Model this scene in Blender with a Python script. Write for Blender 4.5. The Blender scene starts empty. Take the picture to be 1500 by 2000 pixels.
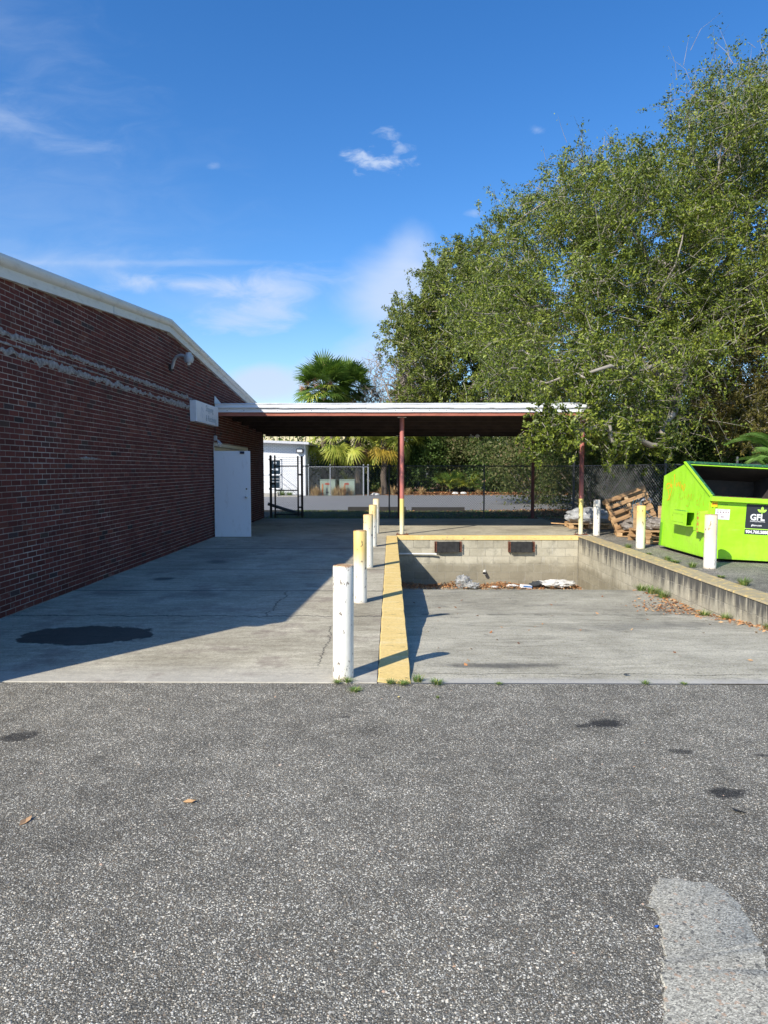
import bpy, math, random
import numpy as np
from mathutils import Vector, Matrix, noise as mnoise
random.seed(7); RNG = np.random.default_rng(7)
S = bpy.context.scene
COL = S.collection
PI = math.pi

# ------------------------------------------------------------------ camera
cam = bpy.data.cameras.new('camera'); camo = bpy.data.objects.new('camera', cam); COL.objects.link(camo)
cam.sensor_fit = 'HORIZONTAL'; cam.sensor_width = 36.0; cam.lens = 36.0*1330/1500
cam.clip_start = 0.05; cam.clip_end = 3000
camo.location = (0, 0, 1.68)
camo.rotation_euler = (PI/2 - math.atan(83/1330), 0, math.atan(13/1330)/math.cos(math.atan(83/1330)))
S.camera = camo

# ------------------------------------------------------------------ sky, sun, exposure
S.view_settings.view_transform = 'Standard'; S.view_settings.look = 'None'
S.view_settings.gamma = 1.0; S.view_settings.use_curve_mapping = False
S.view_settings.exposure = 0.52
EL = math.radians(35.7)
SUN = Vector((-.617*math.cos(EL), -.787*math.cos(EL), math.sin(EL)))
sun = bpy.data.lights.new('sun', 'SUN'); sun.energy = 4.6; sun.angle = math.radians(.53); sun.color = (1, .94, .83)
suno = bpy.data.objects.new('sun', sun); COL.objects.link(suno)
suno.rotation_euler = SUN.to_track_quat('Z', 'Y').to_euler()
suno.location = SUN*60
S.cycles.max_bounces = 6; S.cycles.diffuse_bounces = 3; S.cycles.glossy_bounces = 3; S.cycles.transmission_bounces = 4
W = bpy.data.worlds.new('World'); S.world = W; W.use_nodes = True

class NT:
    """small node-graph writer"""
    def __init__(s, tree): s.t = tree; s.n = tree.nodes; s.l = tree.links
    def put(s, sock, v):
        if v is None: return
        if isinstance(v, bpy.types.NodeSocket): s.l.new(v, sock)
        elif isinstance(v, (int, float)):
            try: sock.default_value = v
            except (TypeError, ValueError): sock.default_value = (v, v, v, 1)[:len(sock.default_value)]
        else:
            v = tuple(v)
            sock.default_value = v if len(sock.default_value) == len(v) else v+(1,)
    def node(s, typ, **kw):
        n = s.n.new(typ)
        for k, v in kw.items(): setattr(n, k, v)
        return n
    def m(s, op, a, b=None, c=None, clamp=False):
        n = s.node('ShaderNodeMath', operation=op); n.use_clamp = clamp
        s.put(n.inputs[0], a); s.put(n.inputs[1], b); s.put(n.inputs[2], c); return n.outputs[0]
    def vm(s, op, a, b=None, out=0):
        n = s.node('ShaderNodeVectorMath', operation=op); s.put(n.inputs[0], a); s.put(n.inputs[1], b); return n.outputs[out]
    def mix(s, f, a, b, blend='MIX'):
        n = s.node('ShaderNodeMix', data_type='RGBA', blend_type=blend)
        s.put(n.inputs[0], f); s.put(n.inputs[6], a); s.put(n.inputs[7], b); return n.outputs[2]
    def ramp(s, f, stops, interp='LINEAR'):
        n = s.node('ShaderNodeValToRGB'); r = n.color_ramp; r.interpolation = interp
        while len(r.elements) < len(stops): r.elements.new(.5)
        for e, (p, c) in zip(r.elements, stops):
            e.position = p; e.color = (c, c, c, 1) if isinstance(c, (int, float)) else tuple(c)+(1,)
        s.put(n.inputs[0], f); return n.outputs[0]
    def ss(s, v, a, b, o0=0., o1=1.):
        n = s.node('ShaderNodeMapRange', interpolation_type='SMOOTHSTEP')
        s.put(n.inputs[0], v); s.put(n.inputs[1], a); s.put(n.inputs[2], b); s.put(n.inputs[3], o0); s.put(n.inputs[4], o1); return n.outputs[0]
    def mapr(s, v, a, b, o0=0., o1=1.):
        n = s.node('ShaderNodeMapRange'); s.put(n.inputs[0], v); s.put(n.inputs[1], a); s.put(n.inputs[2], b); s.put(n.inputs[3], o0); s.put(n.inputs[4], o1); return n.outputs[0]
    def noise(s, vec, scale=1., detail=3., rough=.55, dist=0., out=0):
        n = s.node('ShaderNodeTexNoise'); s.put(n.inputs['Vector'], vec); s.put(n.inputs['Scale'], scale)
        s.put(n.inputs['Detail'], detail); s.put(n.inputs['Roughness'], rough); s.put(n.inputs['Distortion'], dist); return n.outputs[out]
    def vor(s, vec, scale=1., feature='F1', rnd=1.):
        n = s.node('ShaderNodeTexVoronoi', feature=feature); s.put(n.inputs['Vector'], vec); s.put(n.inputs['Scale'], scale)
        s.put(n.inputs['Randomness'], rnd); return n
    def scale(s, vec, v):
        return s.vm('MULTIPLY', vec, v)
    def xyz(s, vec):
        n = s.node('ShaderNodeSeparateXYZ'); s.put(n.inputs[0], vec); return n.outputs
    def cxyz(s, x, y, z):
        n = s.node('ShaderNodeCombineXYZ'); s.put(n.inputs[0], x); s.put(n.inputs[1], y); s.put(n.inputs[2], z); return n.outputs[0]
    def bump(s, h, strength=.5, dist=.01, normal=None):
        n = s.node('ShaderNodeBump'); s.put(n.inputs['Height'], h); s.put(n.inputs['Strength'], strength)
        s.put(n.inputs['Distance'], dist); s.put(n.inputs['Normal'], normal); return n.outputs[0]

def world():
    g = NT(W.node_tree); g.n.clear()
    out = g.node('ShaderNodeOutputWorld'); bg = g.node('ShaderNodeBackground')
    g.l.new(bg.outputs[0], out.inputs[0]); bg.inputs[1].default_value = SKY_STRENGTH
    sky = g.node('ShaderNodeTexSky', sky_type='NISHITA'); sky.sun_disc = False
    sky.sun_elevation = EL; sky.sun_rotation = math.atan2(SUN.x, SUN.y)
    sky.altitude = 0; sky.air_density = 1.0; sky.dust_density = .35; sky.ozone_density = 3.0
    d = g.node('ShaderNodeTexCoord').outputs['Generated']
    X, Y, Z = g.xyz(d)
    Yp = g.m('MAXIMUM', Y, .05)
    a = g.m('DIVIDE', X, Yp); b = g.m('DIVIDE', Z, Yp)
    P = g.cxyz(a, b, 0)
    hs = g.node('ShaderNodeHueSaturation'); g.put(hs.inputs['Color'], sky.outputs[0]); hs.inputs['Saturation'].default_value = 1.31; hs.inputs['Value'].default_value = 1.0
    hs.inputs['Hue'].default_value = .507
    base = hs.outputs[0]
    n1 = g.noise(g.vm('ADD', g.scale(P, (9, 24, 1)), (3.1, 1.7, 0)), 1., 8, .62, .7)
    n2 = g.noise(g.vm('ADD', g.scale(P, (6.5, 9, 1)), (9.1, 4.7, 2)), 1., 6, .52, .5)
    n3 = g.noise(g.scale(P, (34, 70, 1)), 1., 6, .62, .5)
    wob = g.m('MULTIPLY', g.m('SUBTRACT', n2, .5), 1.)
    def blob(px, py, rx, ry, ang=0., soft=0., warp=.9, nz=None, lo=.25, hi=1.0):
        """soft cloud patch round one direction of the sky"""
        ca, cb = (px-763)/1330, (917-py)/1330
        dx = g.m('SUBTRACT', a, ca); dy = g.m('SUBTRACT', b, cb)
        c, s_ = math.cos(ang), math.sin(ang)
        u = g.m('ADD', g.m('MULTIPLY', dx, c/(rx/1330)), g.m('MULTIPLY', dy, s_/(rx/1330)))
        v = g.m('ADD', g.m('MULTIPLY', dx, -s_/(ry/1330)), g.m('MULTIPLY', dy, c/(ry/1330)))
        r = g.m('SQRT', g.m('ADD', g.m('MULTIPLY', u, u), g.m('MULTIPLY', v, v)))
        nn = nz if nz is not None else n1
        r = g.m('ADD', r, g.m('MULTIPLY', g.m('SUBTRACT', nn, .5), warp*2.2))
        return g.ss(r, hi, lo)
    parts = [
        (blob(770, 590, 165, 130, .35, nz=n2, warp=.6, lo=.1), .72),
        (blob(800, 500, 80, 65, .6, nz=n2, warp=.7, lo=.0), .5),
        (blob(745, 690, 150, 60, 0, nz=n2, warp=.5), .5),
        (blob(390, 562, 190, 26, -.02, warp=.9, lo=.0), .62),
        (blob(560, 560, 140, 50, .1, warp=1., lo=-.1), .40),
        (blob(480, 628, 160, 36, .08, warp=1., lo=0.), .52),
        (blob(500, 600, 260, 70, .0, nz=n2, warp=.6, lo=-.2), .22),
        (blob(520, 752, 130, 56, 0, nz=n2, warp=.5), .8),
        (blob(640, 730, 90, 50, 0, nz=n2, warp=.5), .55),
        (blob(733, 332, 80, 28, -.08, nz=n3, warp=1.3, lo=-.4, hi=.9), .68),
        (blob(758, 283, 36, 16, -.3, nz=n3, warp=1.2, lo=-.4, hi=.9), .42),
        (blob(782, 309, 32, 15, .0, nz=n3, warp=1.2, lo=-.4, hi=.9), .42),
        (blob(1038, 277, 20, 10, 0, nz=n3, warp=1., lo=-.4, hi=.9), .28),
        (blob(425, 341, 20, 8, 0, nz=n3, warp=1., lo=-.4, hi=.9), .2),
        (blob(925, 430, 30, 11, 0, nz=n3, warp=1., lo=-.4, hi=.9), .28),
        (blob(60, 262, 230, 46, -.32, warp=.9, lo=-.5, hi=1.1), .26),
        (blob(30, 80, 300, 130, -.6, nz=n1, warp=.9, lo=-1., hi=1.2), .14),
        (blob(80, 420, 420, 260, -.3, nz=n1, warp=.9, lo=-1., hi=1.3), .16),
        (blob(300, 521, 480, 9, 0, warp=.8, lo=-.2), .18),
        (blob(100, 520, 300, 50, 0, nz=n1, warp=.8, lo=-.6, hi=1.2), .28),
        (blob(-700, 500, 500, 160, 0, nz=n1, warp=.8), .4),
        (blob(1900, 600, 600, 200, 0, nz=n1, warp=.8), .5),
    ]
    keep = None
    for msk, amt in parts:
        k = g.m('SUBTRACT', 1., g.m('MULTIPLY', msk, amt))
        keep = k if keep is None else g.m('MULTIPLY', keep, k)
    cov = g.m('MULTIPLY', g.m('SUBTRACT', 1., keep), g.ss(Y, .05, .3))
    # thin haze low over the horizon, all round
    hz = g.m('MULTIPLY', g.ss(Z, .30, .0), .18)
    cov = g.m('MAXIMUM', cov, hz)
    colr = g.mix(g.ss(Z, .08, .45), CLOUD_LOW, CLOUD_HIGH)
    res = g.mix(cov, base, colr)
    g.l.new(res, bg.inputs[0])
SKY_STRENGTH = .14
CLOUD_LOW = (3.3, 3.75, 4.7); CLOUD_HIGH = (3.9, 4.4, 5.2)
world()

# ------------------------------------------------------------------ mesh helpers
ORG = {}
def tag(o, label=None, cat=None, group=None, kind=None):
    if label: o['label'] = label
    if cat: o['category'] = cat
    if group: o['group'] = group
    if kind: o['kind'] = kind
    return o
def thing(name, label, cat, loc=(0, 0, 0), group=None):
    o = bpy.data.objects.new(name, None); COL.objects.link(o); o.location = loc; o.empty_display_size = .2
    ORG[o.name] = Vector(loc)
    return tag(o, label, cat, group)
def children(o): return [c for c in bpy.data.objects if c.parent == o]
def copy_tree(o, loc=None, rot=None, label=None, group=None, scale=None, parent=None, kids=None):
    kids = kids if kids is not None else tree_of(o)
    ob, subs = kids
    c = ob.copy(); COL.objects.link(c)
    if parent is not None: c.parent = parent
    if loc is not None: c.location = loc
    if rot is not None: c.rotation_euler = rot
    if scale is not None: c.scale = (scale,)*3 if isinstance(scale, (int, float)) else scale
    if label: c['label'] = label
    if group: c['group'] = group
    for k in subs: copy_tree(k[0], parent=c, kids=k)
    return c
def tree_of(o): return (o, [tree_of(c) for c in children(o)])

class MB:
    def __init__(s): s.V = []; s.F = []; s.mi = []; s.cur = 0
    def add(s, vs, fs, M=None):
        n = len(s.V)
        if M is not None: vs = [M @ Vector(v) for v in vs]
        s.V += [tuple(v) for v in vs]; s.F += [tuple(i+n for i in f) for f in fs]; s.mi += [s.cur]*len(fs); return s
    def box(s, x0, y0, z0, x1, y1, z1, M=None):
        vs = [(x, y, z) for x in (x0, x1) for y in (y0, y1) for z in (z0, z1)]
        return s.add(vs, [(0, 1, 3, 2), (4, 6, 7, 5), (0, 4, 5, 1), (2, 3, 7, 6), (0, 2, 6, 4), (1, 5, 7, 3)], M)
    def cbox(s, c, d, M=None):
        return s.box(c[0]-d[0]/2, c[1]-d[1]/2, c[2]-d[2]/2, c[0]+d[0]/2, c[1]+d[1]/2, c[2]+d[2]/2, M)
    def tube(s, pts, r, n=8, caps=True, M=None):
        pts = [Vector(p) for p in pts]; R = r if isinstance(r, (list, tuple)) else [r]*len(pts)
        vs = []; up = None
        for i, p in enumerate(pts):
            t = (pts[min(i+1, len(pts)-1)] - pts[max(i-1, 0)])
            if t.length < 1e-9: t = Vector((0, 0, 1))
            t.normalize()
            if up is None:
                up = Vector((0, 0, 1)) if abs(t.z) < .9 else Vector((1, 0, 0))
            a = t.cross(up)
            if a.length < 1e-6: a = t.orthogonal()
            a.normalize(); b = a.cross(t); up = b
            for k in range(n):
                w = 2*PI*k/n; vs.append(p + (a*math.cos(w) + b*math.sin(w))*R[i])
        fs = []
        for i in range(len(pts)-1):
            for k in range(n):
                fs.append((i*n+k, i*n+(k+1) % n, (i+1)*n+(k+1) % n, (i+1)*n+k))
        if caps: fs += [tuple(range(n))[::-1], tuple(range((len(pts)-1)*n, len(pts)*n))]
        return s.add(vs, fs, M)
    def prism(s, poly, a0, a1, axis='X', M=None, seg=1):
        """poly in the two other axes, extruded along axis"""
        def pt(u, v, a): return {'X': (a, u, v), 'Y': (u, a, v), 'Z': (u, v, a)}[axis]
        n = len(poly); vs = []
        for i in range(seg+1):
            a = a0+(a1-a0)*i/seg
            vs += [pt(u, v, a) for u, v in poly]
        fs = [(j*n+i, j*n+(i+1) % n, (j+1)*n+(i+1) % n, (j+1)*n+i) for j in range(seg) for i in range(n)]
        fs += [tuple(range(n))[::-1], tuple(seg*n+i for i in range(n))]
        return s.add(vs, fs, M)
    def quad(s, a, b, c, d, M=None): return s.add([a, b, c, d], [(0, 1, 2, 3)], M)
    def build(s, name, mat, parent=None, smooth=False, loc=None, bevel=0., fix=True, local=False):
        me = bpy.data.meshes.new(name)
        o0 = ORG.get(parent.name, Vector()) if (parent is not None and not local) else Vector()
        V = [(v[0]-o0[0], v[1]-o0[1], v[2]-o0[2]) for v in s.V]
        me.from_pydata(V, [], s.F)
        for mm in (mat if isinstance(mat, (list, tuple)) else [mat]): me.materials.append(mm)
        if any(s.mi): me.polygons.foreach_set('material_index', s.mi)
        if fix:
            import bmesh
            bm = bmesh.new(); bm.from_mesh(me); bmesh.ops.recalc_face_normals(bm, faces=bm.faces)
            if bevel > 0:
                bmesh.ops.bevel(bm, geom=[e for e in bm.edges if len(e.link_faces) == 2 and e.calc_face_angle(0) > .5], offset=bevel, segments=1, affect='EDGES')
            bm.to_mesh(me); bm.free()
        if smooth:
            me.polygons.foreach_set('use_smooth', [True]*len(me.polygons))
            if smooth != 'all': me.set_sharp_from_angle(angle=math.radians(40))
        o = bpy.data.objects.new(name, me); COL.objects.link(o)
        if parent is not None: o.parent = parent
        if loc is not None: o.location = loc
        return o
def np_mesh(name, V, nper, mats, parent=None, smooth=False):
    """disconnected faces of nper vertices each, straight from numpy (V: world coordinates)"""
    V = np.asarray(V, dtype=np.float32)
    if parent is not None: V = V - np.array(ORG.get(parent.name, Vector())[:], dtype=np.float32)
    n = len(V); nf = n//nper
    me = bpy.data.meshes.new(name); me.vertices.add(n); me.vertices.foreach_set('co', V.ravel())
    me.loops.add(n); me.loops.foreach_set('vertex_index', np.arange(n, dtype=np.int32))
    me.polygons.add(nf); me.polygons.foreach_set('loop_start', np.arange(0, n, nper, dtype=np.int32))
    me.polygons.foreach_set('loop_total', np.full(nf, nper, dtype=np.int32))
    me.update(calc_edges=True)
    for m_ in (mats if isinstance(mats, (list, tuple)) else [mats]): me.materials.append(m_)
    o = bpy.data.objects.new(name, me); COL.objects.link(o)
    if parent is not None: o.parent = parent
    return o
def np_idx_mesh(name, V, F, mat, parent=None, smooth=False):
    V = np.asarray(V, dtype=np.float32); F = np.asarray(F, dtype=np.int32)
    if parent is not None: V = V - np.array(ORG.get(parent.name, Vector())[:], dtype=np.float32)
    k = F.shape[1]; nf = len(F)
    me = bpy.data.meshes.new(name); me.vertices.add(len(V)); me.vertices.foreach_set('co', V.ravel())
    me.loops.add(nf*k); me.loops.foreach_set('vertex_index', F.ravel())
    me.polygons.add(nf); me.polygons.foreach_set('loop_start', np.arange(0, nf*k, k, dtype=np.int32))
    me.polygons.foreach_set('loop_total', np.full(nf, k, dtype=np.int32))
    if smooth: me.polygons.foreach_set('use_smooth', np.ones(nf, dtype=bool))
    me.update(calc_edges=True); me.materials.append(mat)
    o = bpy.data.objects.new(name, me); COL.objects.link(o)
    if parent is not None: o.parent = parent
    return o

# ------------------------------------------------------------------ materials
def mat(name, fn, world_co=False):
    m_ = bpy.data.materials.new(name); m_.use_nodes = True
    g = NT(m_.node_tree); b = g.n['Principled BSDF']
    if world_co: p = g.node('ShaderNodeNewGeometry').outputs['Position']
    else: p = g.node('ShaderNodeTexCoord').outputs['Object']
    g.b = b; r = fn(g, p)
    for k, v in (r or {}).items():
        g.put(b.inputs[{'col': 'Base Color', 'rough': 'Roughness', 'nor': 'Normal', 'metal': 'Metallic', 'spec': 'Specular IOR Level',
                        'alpha': 'Alpha', 'trans': 'Transmission Weight', 'ior': 'IOR', 'coat': 'Coat Weight'}.get(k, k)], v)
    return m_
def patches(g, p, scale, lo, hi, detail=5, rough=.6, dist=.3):
    return g.ss(g.noise(p, scale, detail, rough, dist), lo, hi)
def ell(g, p, cx, cy, rx, ry, nz, warp=.5, lo=.75, hi=1.05, ang=0.):
    x, y, z = g.xyz(p); dx = g.m('SUBTRACT', x, cx); dy = g.m('SUBTRACT', y, cy)
    c, s_ = math.cos(ang), math.sin(ang)
    u = g.m('ADD', g.m('MULTIPLY', dx, c/rx), g.m('MULTIPLY', dy, s_/rx)); v = g.m('ADD', g.m('MULTIPLY', dx, -s_/ry), g.m('MULTIPLY', dy, c/ry))
    r = g.m('SQRT', g.m('ADD', g.m('MULTIPLY', u, u), g.m('MULTIPLY', v, v)))
    r = g.m('ADD', r, g.m('MULTIPLY', g.m('SUBTRACT', nz, .5), warp*2))
    return g.ss(r, hi, lo)
def simple(name, col, rough=.6, metal=0., var=.15, scale=8., bump=0., spec=.4):
    def f(g, p):
        n = g.noise(p, scale, 5, .6)
        c = g.mix(g.mapr(n, .3, .7), tuple(x*(1-var) for x in col), tuple(min(1, x*(1+var)) for x in col))
        r = dict(col=c, rough=rough, metal=metal, spec=spec)
        if bump: r['nor'] = g.bump(g.noise(p, scale*6, 4, .6), bump, .004)
        return r
    return mat(name, f)

def f_asphalt(stains=()):
    def f(g, p):
        q = g.scale(p, (1, 1, .3))
        big = g.noise(q, .55, 5, .6, .4); mid = g.noise(q, 4.5, 5, .65)
        v1 = g.vor(q, 78); v2 = g.vor(q, 160); v3 = g.vor(q, 290)
        c1 = g.xyz(v1.outputs['Color'])[0]; c2 = g.xyz(v2.outputs['Color'])[1]; c3 = g.xyz(v3.outputs['Color'])[2]
        binder = g.ramp(c3, [(0, .010), (.35, .038), (.68, .16), (1, .50)])
        binder = g.mix(.5, binder, g.ramp(g.noise(q, 340, 2, .7), [(.25, .02), (.75, .19)]))
        s2 = g.ramp(c2, [(0, .035), (.42, .08), (.64, .21), (.82, .48), (1, .70)])
        m2 = g.m('MULTIPLY', g.ss(v2.outputs['Distance'], .52, .34), g.ss(g.m('ADD', c2, g.m('MULTIPLY', g.m('SUBTRACT', mid, .5), .6)), .28, .42))
        c = g.mix(m2, binder, s2)
        s1 = g.ramp(c1, [(0, .05), (.76, .28), (.9, .50), (1, .68)])
        m1 = g.m('MULTIPLY', g.ss(v1.outputs['Distance'], .42, .30), g.ss(g.m('ADD', c1, g.m('MULTIPLY', g.m('SUBTRACT', mid, .5), .4)), .80, .86))
        c = g.mix(m1, c, s1)
        tint = g.ramp(g.xyz(v2.outputs['Color'])[2], [(0, (1.1, 1.0, .88)), (.4, (1.03, 1.01, .97)), (.8, (.97, 1, 1.04)), (.97, (1, 1, 1)), (1, (1.25, .95, .75))])
        c = g.mix(1., c, tint, 'MULTIPLY'); c = g.mix(1., c, (1.26, 1.18, .98), 'MULTIPLY')
        c = g.mix(1., c, g.ramp(g.m('ADD', g.m('MULTIPLY', big, .45), g.m('MULTIPLY', mid, .55)), [(.30, .50), (.5, .97), (.70, 1.42)]), 'MULTIPLY')
        nz = g.noise(q, 9, 5, .7); nz2 = g.noise(q, 60, 3, .6)
        nn = g.m('ADD', g.m('MULTIPLY', nz, .7), g.m('MULTIPLY', nz2, .3))
        for (cx, cy, rx, ry, ang, amt) in stains:
            e = ell(g, q, cx, cy, rx, ry, nn, .9, .45, 1.05, ang)
            c = g.mix(g.m('MULTIPLY', e, amt), c, (.012, .012, .013))
        h = g.m('ADD', g.m('MULTIPLY', v2.outputs['Distance'], -.6), g.m('ADD', g.m('MULTIPLY', v1.outputs['Distance'], -.35), g.m('MULTIPLY', g.noise(q, 300, 2), .5)))
        return dict(col=c, rough=.82, nor=g.bump(h, .75, .007), spec=.35)
    return f
M_ASPHALT = mat('asphalt', f_asphalt([(1.44, 4.46, .19, .10, .25, .85), (1.28, 4.41, .08, .05, .1, .7), (1.74, 4.0, .10, .05, 0, .7), (1.76, 3.48, .13, .075, 0, .85), (-2.35, 4.2, .16, .10, .5, .7), (-2.62, 3.95, .2, .10, .5, .7),
    (2.2, 3.95, .06, .03, 0, .7), (-.3, 4.55, .05, .03, 0, .6), (1.95, 3.2, .05, .03, 0, .8), (.6, 2.9, .8, .5, .3, .12), (-1.6, 3.0, .9, .4, 1., .12)]))
M_ASPHALT2 = mat('yard_asphalt', f_asphalt())
def f_road(g, p):
    n = g.noise(p, 1.2, 6, .65); n2 = g.noise(g.scale(p, (.25, 2, 1)), 1.0, 5, .6)
    c = g.ramp(g.m('ADD', g.m('MULTIPLY', n, .5), g.m('MULTIPLY', n2, .5)), [(.3, .16), (.5, .21), (.7, .27)])
    c = g.mix(.35, c, g.ramp(g.noise(p, 60, 2), [(.3, .07), (.7, .27)]))
    return dict(col=c, rough=.85)
M_ROAD = mat('road_asphalt', f_road)

def line(g, co, pos, w, nz, amp):
    d = g.m('ABSOLUTE', g.m('SUBTRACT', g.m('ADD', co, g.m('MULTIPLY', g.m('SUBTRACT', nz, .5), amp)), pos))
    return g.ss(d, w, w*.35)
def f_slab(g, p):
    x, y, z = g.xyz(p)
    n = g.noise(p, .7, 6, .62, .3); fine = g.noise(p, 55, 4, .7); st = g.noise(g.scale(p, (2.2, 11, 1)), 1., 8, .74, .5)
    grit = g.noise(p, 190, 2, .6)
    c = g.ramp(g.m('ADD', g.m('MULTIPLY', n, .5), g.m('MULTIPLY', st, .5)), [(.34, (.235, .205, .145)), (.5, (.41, .370, .275)), (.62, (.56, .51, .385))])
    c = g.mix(1., c, g.ramp(fine, [(.25, .68), (.5, 1.), (.75, 1.28)]), 'MULTIPLY')
    c = g.mix(1., c, g.ramp(g.noise(p, 19, 6, .8), [(.32, .74), (.5, 1.), (.68, 1.22)]), 'MULTIPLY')
    c = g.mix(1., c, g.ramp(grit, [(.3, .72), (.7, 1.28)]), 'MULTIPLY')
    # light front edge where the slab was finished smooth
    c = g.mix(g.m('MULTIPLY', g.ss(g.m('ADD', y, g.m('MULTIPLY', fine, .3)), 6.1, 5.4), .5), c, (.46, .44, .40))
    nz = g.noise(p, 3.2, 5, .6); nzz = g.noise(p, 1.4, 6, .7)
    # puddle / damp stains
    dark = ell(g, p, -3.08, 6.80, .66, .40, g.m('ADD', g.m('MULTIPLY', nz, .8), g.m('MULTIPLY', fine, .12)), .62, .92, 1.0, .06)
    c = g.mix(g.m('MULTIPLY', dark, .86), c, (.020, .019, .018))
    rest = None
    for (cx, cy, rx, ry, a_, amt) in [(-3.5, 10.35, .22, .22, 0, .75), (-3.15, 12.3, .28, .34, 0, .6), (-3.7, 9.2, .6, .35, 0, .35), (-2.6, 9.0, .7, .4, 0, .30), (-3.4, 13.2, .8, 1.0, 0, .3), (-2.3, 7.35, .16, .10, .3, .35), (-1.5, 15, 1.6, 2.2, 0, .25), (-.35, 8.55, .22, .24, 0, .25)]:
        e = g.m('MULTIPLY', ell(g, p, cx, cy, rx, ry, nz, .55, .3, 1.0, a_), amt)
        c = g.mix(e, c, (.05, .052, .056))
    c = g.mix(g.m('MULTIPLY', g.ss(nzz, .50, .66), .45), c, (.15, .105, .095))
    # cracks and joints
    w1 = g.noise(g.scale(p, (1.6, 0, 0)), 1., 7, .72); w2 = g.noise(g.scale(p, (0, 2.2, 0)), 1., 7, .75)
    cr = line(g, y, 7.72, .026, w1, .5)
    jt = g.m('MAXIMUM', line(g, y, 9.35, .030, w1, .05), line(g, y, 11.4, .034, w1, .05))
    jt = g.m('MAXIMUM', jt, line(g, y, 14.4, .05, w1, .05))
    c2_ = g.m('MULTIPLY', line(g, x, -1.42, .012, w2, .45), g.m('MULTIPLY', g.ss(y, 7.6, 7.8), g.ss(y, 9.5, 9.2)))
    c3_ = g.m('MULTIPLY', line(g, x, -.62, .008, w2, .35), g.m('MULTIPLY', g.ss(y, 5.6, 5.9), g.ss(y, 7.6, 7.3)))
    cr = g.m('MAXIMUM', g.m('MAXIMUM', cr, jt), g.m('MAXIMUM', c2_, c3_))
    c = g.mix(g.m('MULTIPLY', cr, .75), c, (.04, .038, .034))
    h = g.m('SUBTRACT', g.m('ADD', g.m('MULTIPLY', st, .6), g.m('MULTIPLY', fine, .4)), g.m('MULTIPLY', cr, 1.2))
    r = g.mix(dark, .85, .8)
    return dict(col=c, rough=r, nor=g.bump(g.m('MULTIPLY', h, g.m('SUBTRACT', 1., g.m('MULTIPLY', dark, .7))), .55, .006), spec=.3)
M_SLAB = mat('slab_concrete', f_slab, True)
def f_ramp(g, p):
    x, y, z = g.xyz(p)
    n = g.noise(p, 1.1, 7, .66, .5); st = g.noise(g.scale(p, (1.6, 6, 1)), 1., 8, .74, .8); fine = g.noise(p, 60, 4, .75)
    v = g.vor(g.scale(p, (1, 1, .3)), 90); cc = g.xyz(v.outputs['Color'])[0]
    c = g.ramp(g.m('ADD', g.m('MULTIPLY', n, .5), g.m('MULTIPLY', st, .5)), [(.32, (.17, .155, .115)), (.44, (.37, .34, .255)), (.57, (.53, .49, .375)), (.68, (.66, .61, .475))])
    c = g.mix(1., c, g.ramp(fine, [(.25, .55), (.5, 1.), (.75, 1.42)]), 'MULTIPLY')
    c = g.mix(g.m('MULTIPLY', g.ss(cc, .80, .9), .45), c, (.45, .43, .39))
    c = g.mix(g.m('MULTIPLY', g.ss(cc, .10, .02), .5), c, (.03, .03, .03))
    # darker, coarser patch past the joint, tyre-black band near the lot
    c = g.mix(g.m('MULTIPLY', g.ss(y, 10.0, 10.3), .30), c, (.16, .15, .125))
    c = g.mix(g.m('MULTIPLY', g.ss(g.noise(g.scale(p, (1, 1.6, 1)), 1.7, 8, .75, .6), .54, .68), .5), c, (.12, .115, .10))
    nz = g.noise(p, 5, 5, .7)
    e = g.m('MULTIPLY', ell(g, p, .95, 5.95, .75, .16, nz, .7, .2, 1.0, .05), .7)
    c = g.mix(e, c, (.045, .045, .045))
    e = g.m('MULTIPLY', ell(g, p, 3.3, 8.6, 1.6, .5, nz, .8, .2, 1.0, .3), .35); c = g.mix(e, c, (.07, .07, .072))
    w1 = g.noise(g.scale(p, (2.2, .4, 0)), 1., 6, .7)
    j = g.m('MAXIMUM', line(g, y, 10.15, .022, w1, .10), line(g, y, 5.62, .012, w1, .3))
    band = g.m('MULTIPLY', g.ss(g.m('ABSOLUTE', g.m('SUBTRACT', y, 9.98)), .16, .05), g.ss(w1, .42, .58))
    c = g.mix(g.m('MULTIPLY', band, .6), c, (.07, .068, .05))
    c = g.mix(g.m('MULTIPLY', j, .7), c, (.05, .047, .036))
    c = g.mix(g.m('MULTIPLY', g.ss(g.m('ADD', y, g.m('MULTIPLY', nz, .2)), 5.62, 5.42), .7), c, (.47, .45, .41))
    h = g.m('ADD', g.m('MULTIPLY', fine, .6), g.m('SUBTRACT', g.m('MULTIPLY', v.outputs['Distance'], -.4), j))
    return dict(col=c, rough=.88, nor=g.bump(h, .7, .008), spec=.25)
M_RAMP = mat('ramp_concrete', f_ramp, True)
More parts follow.
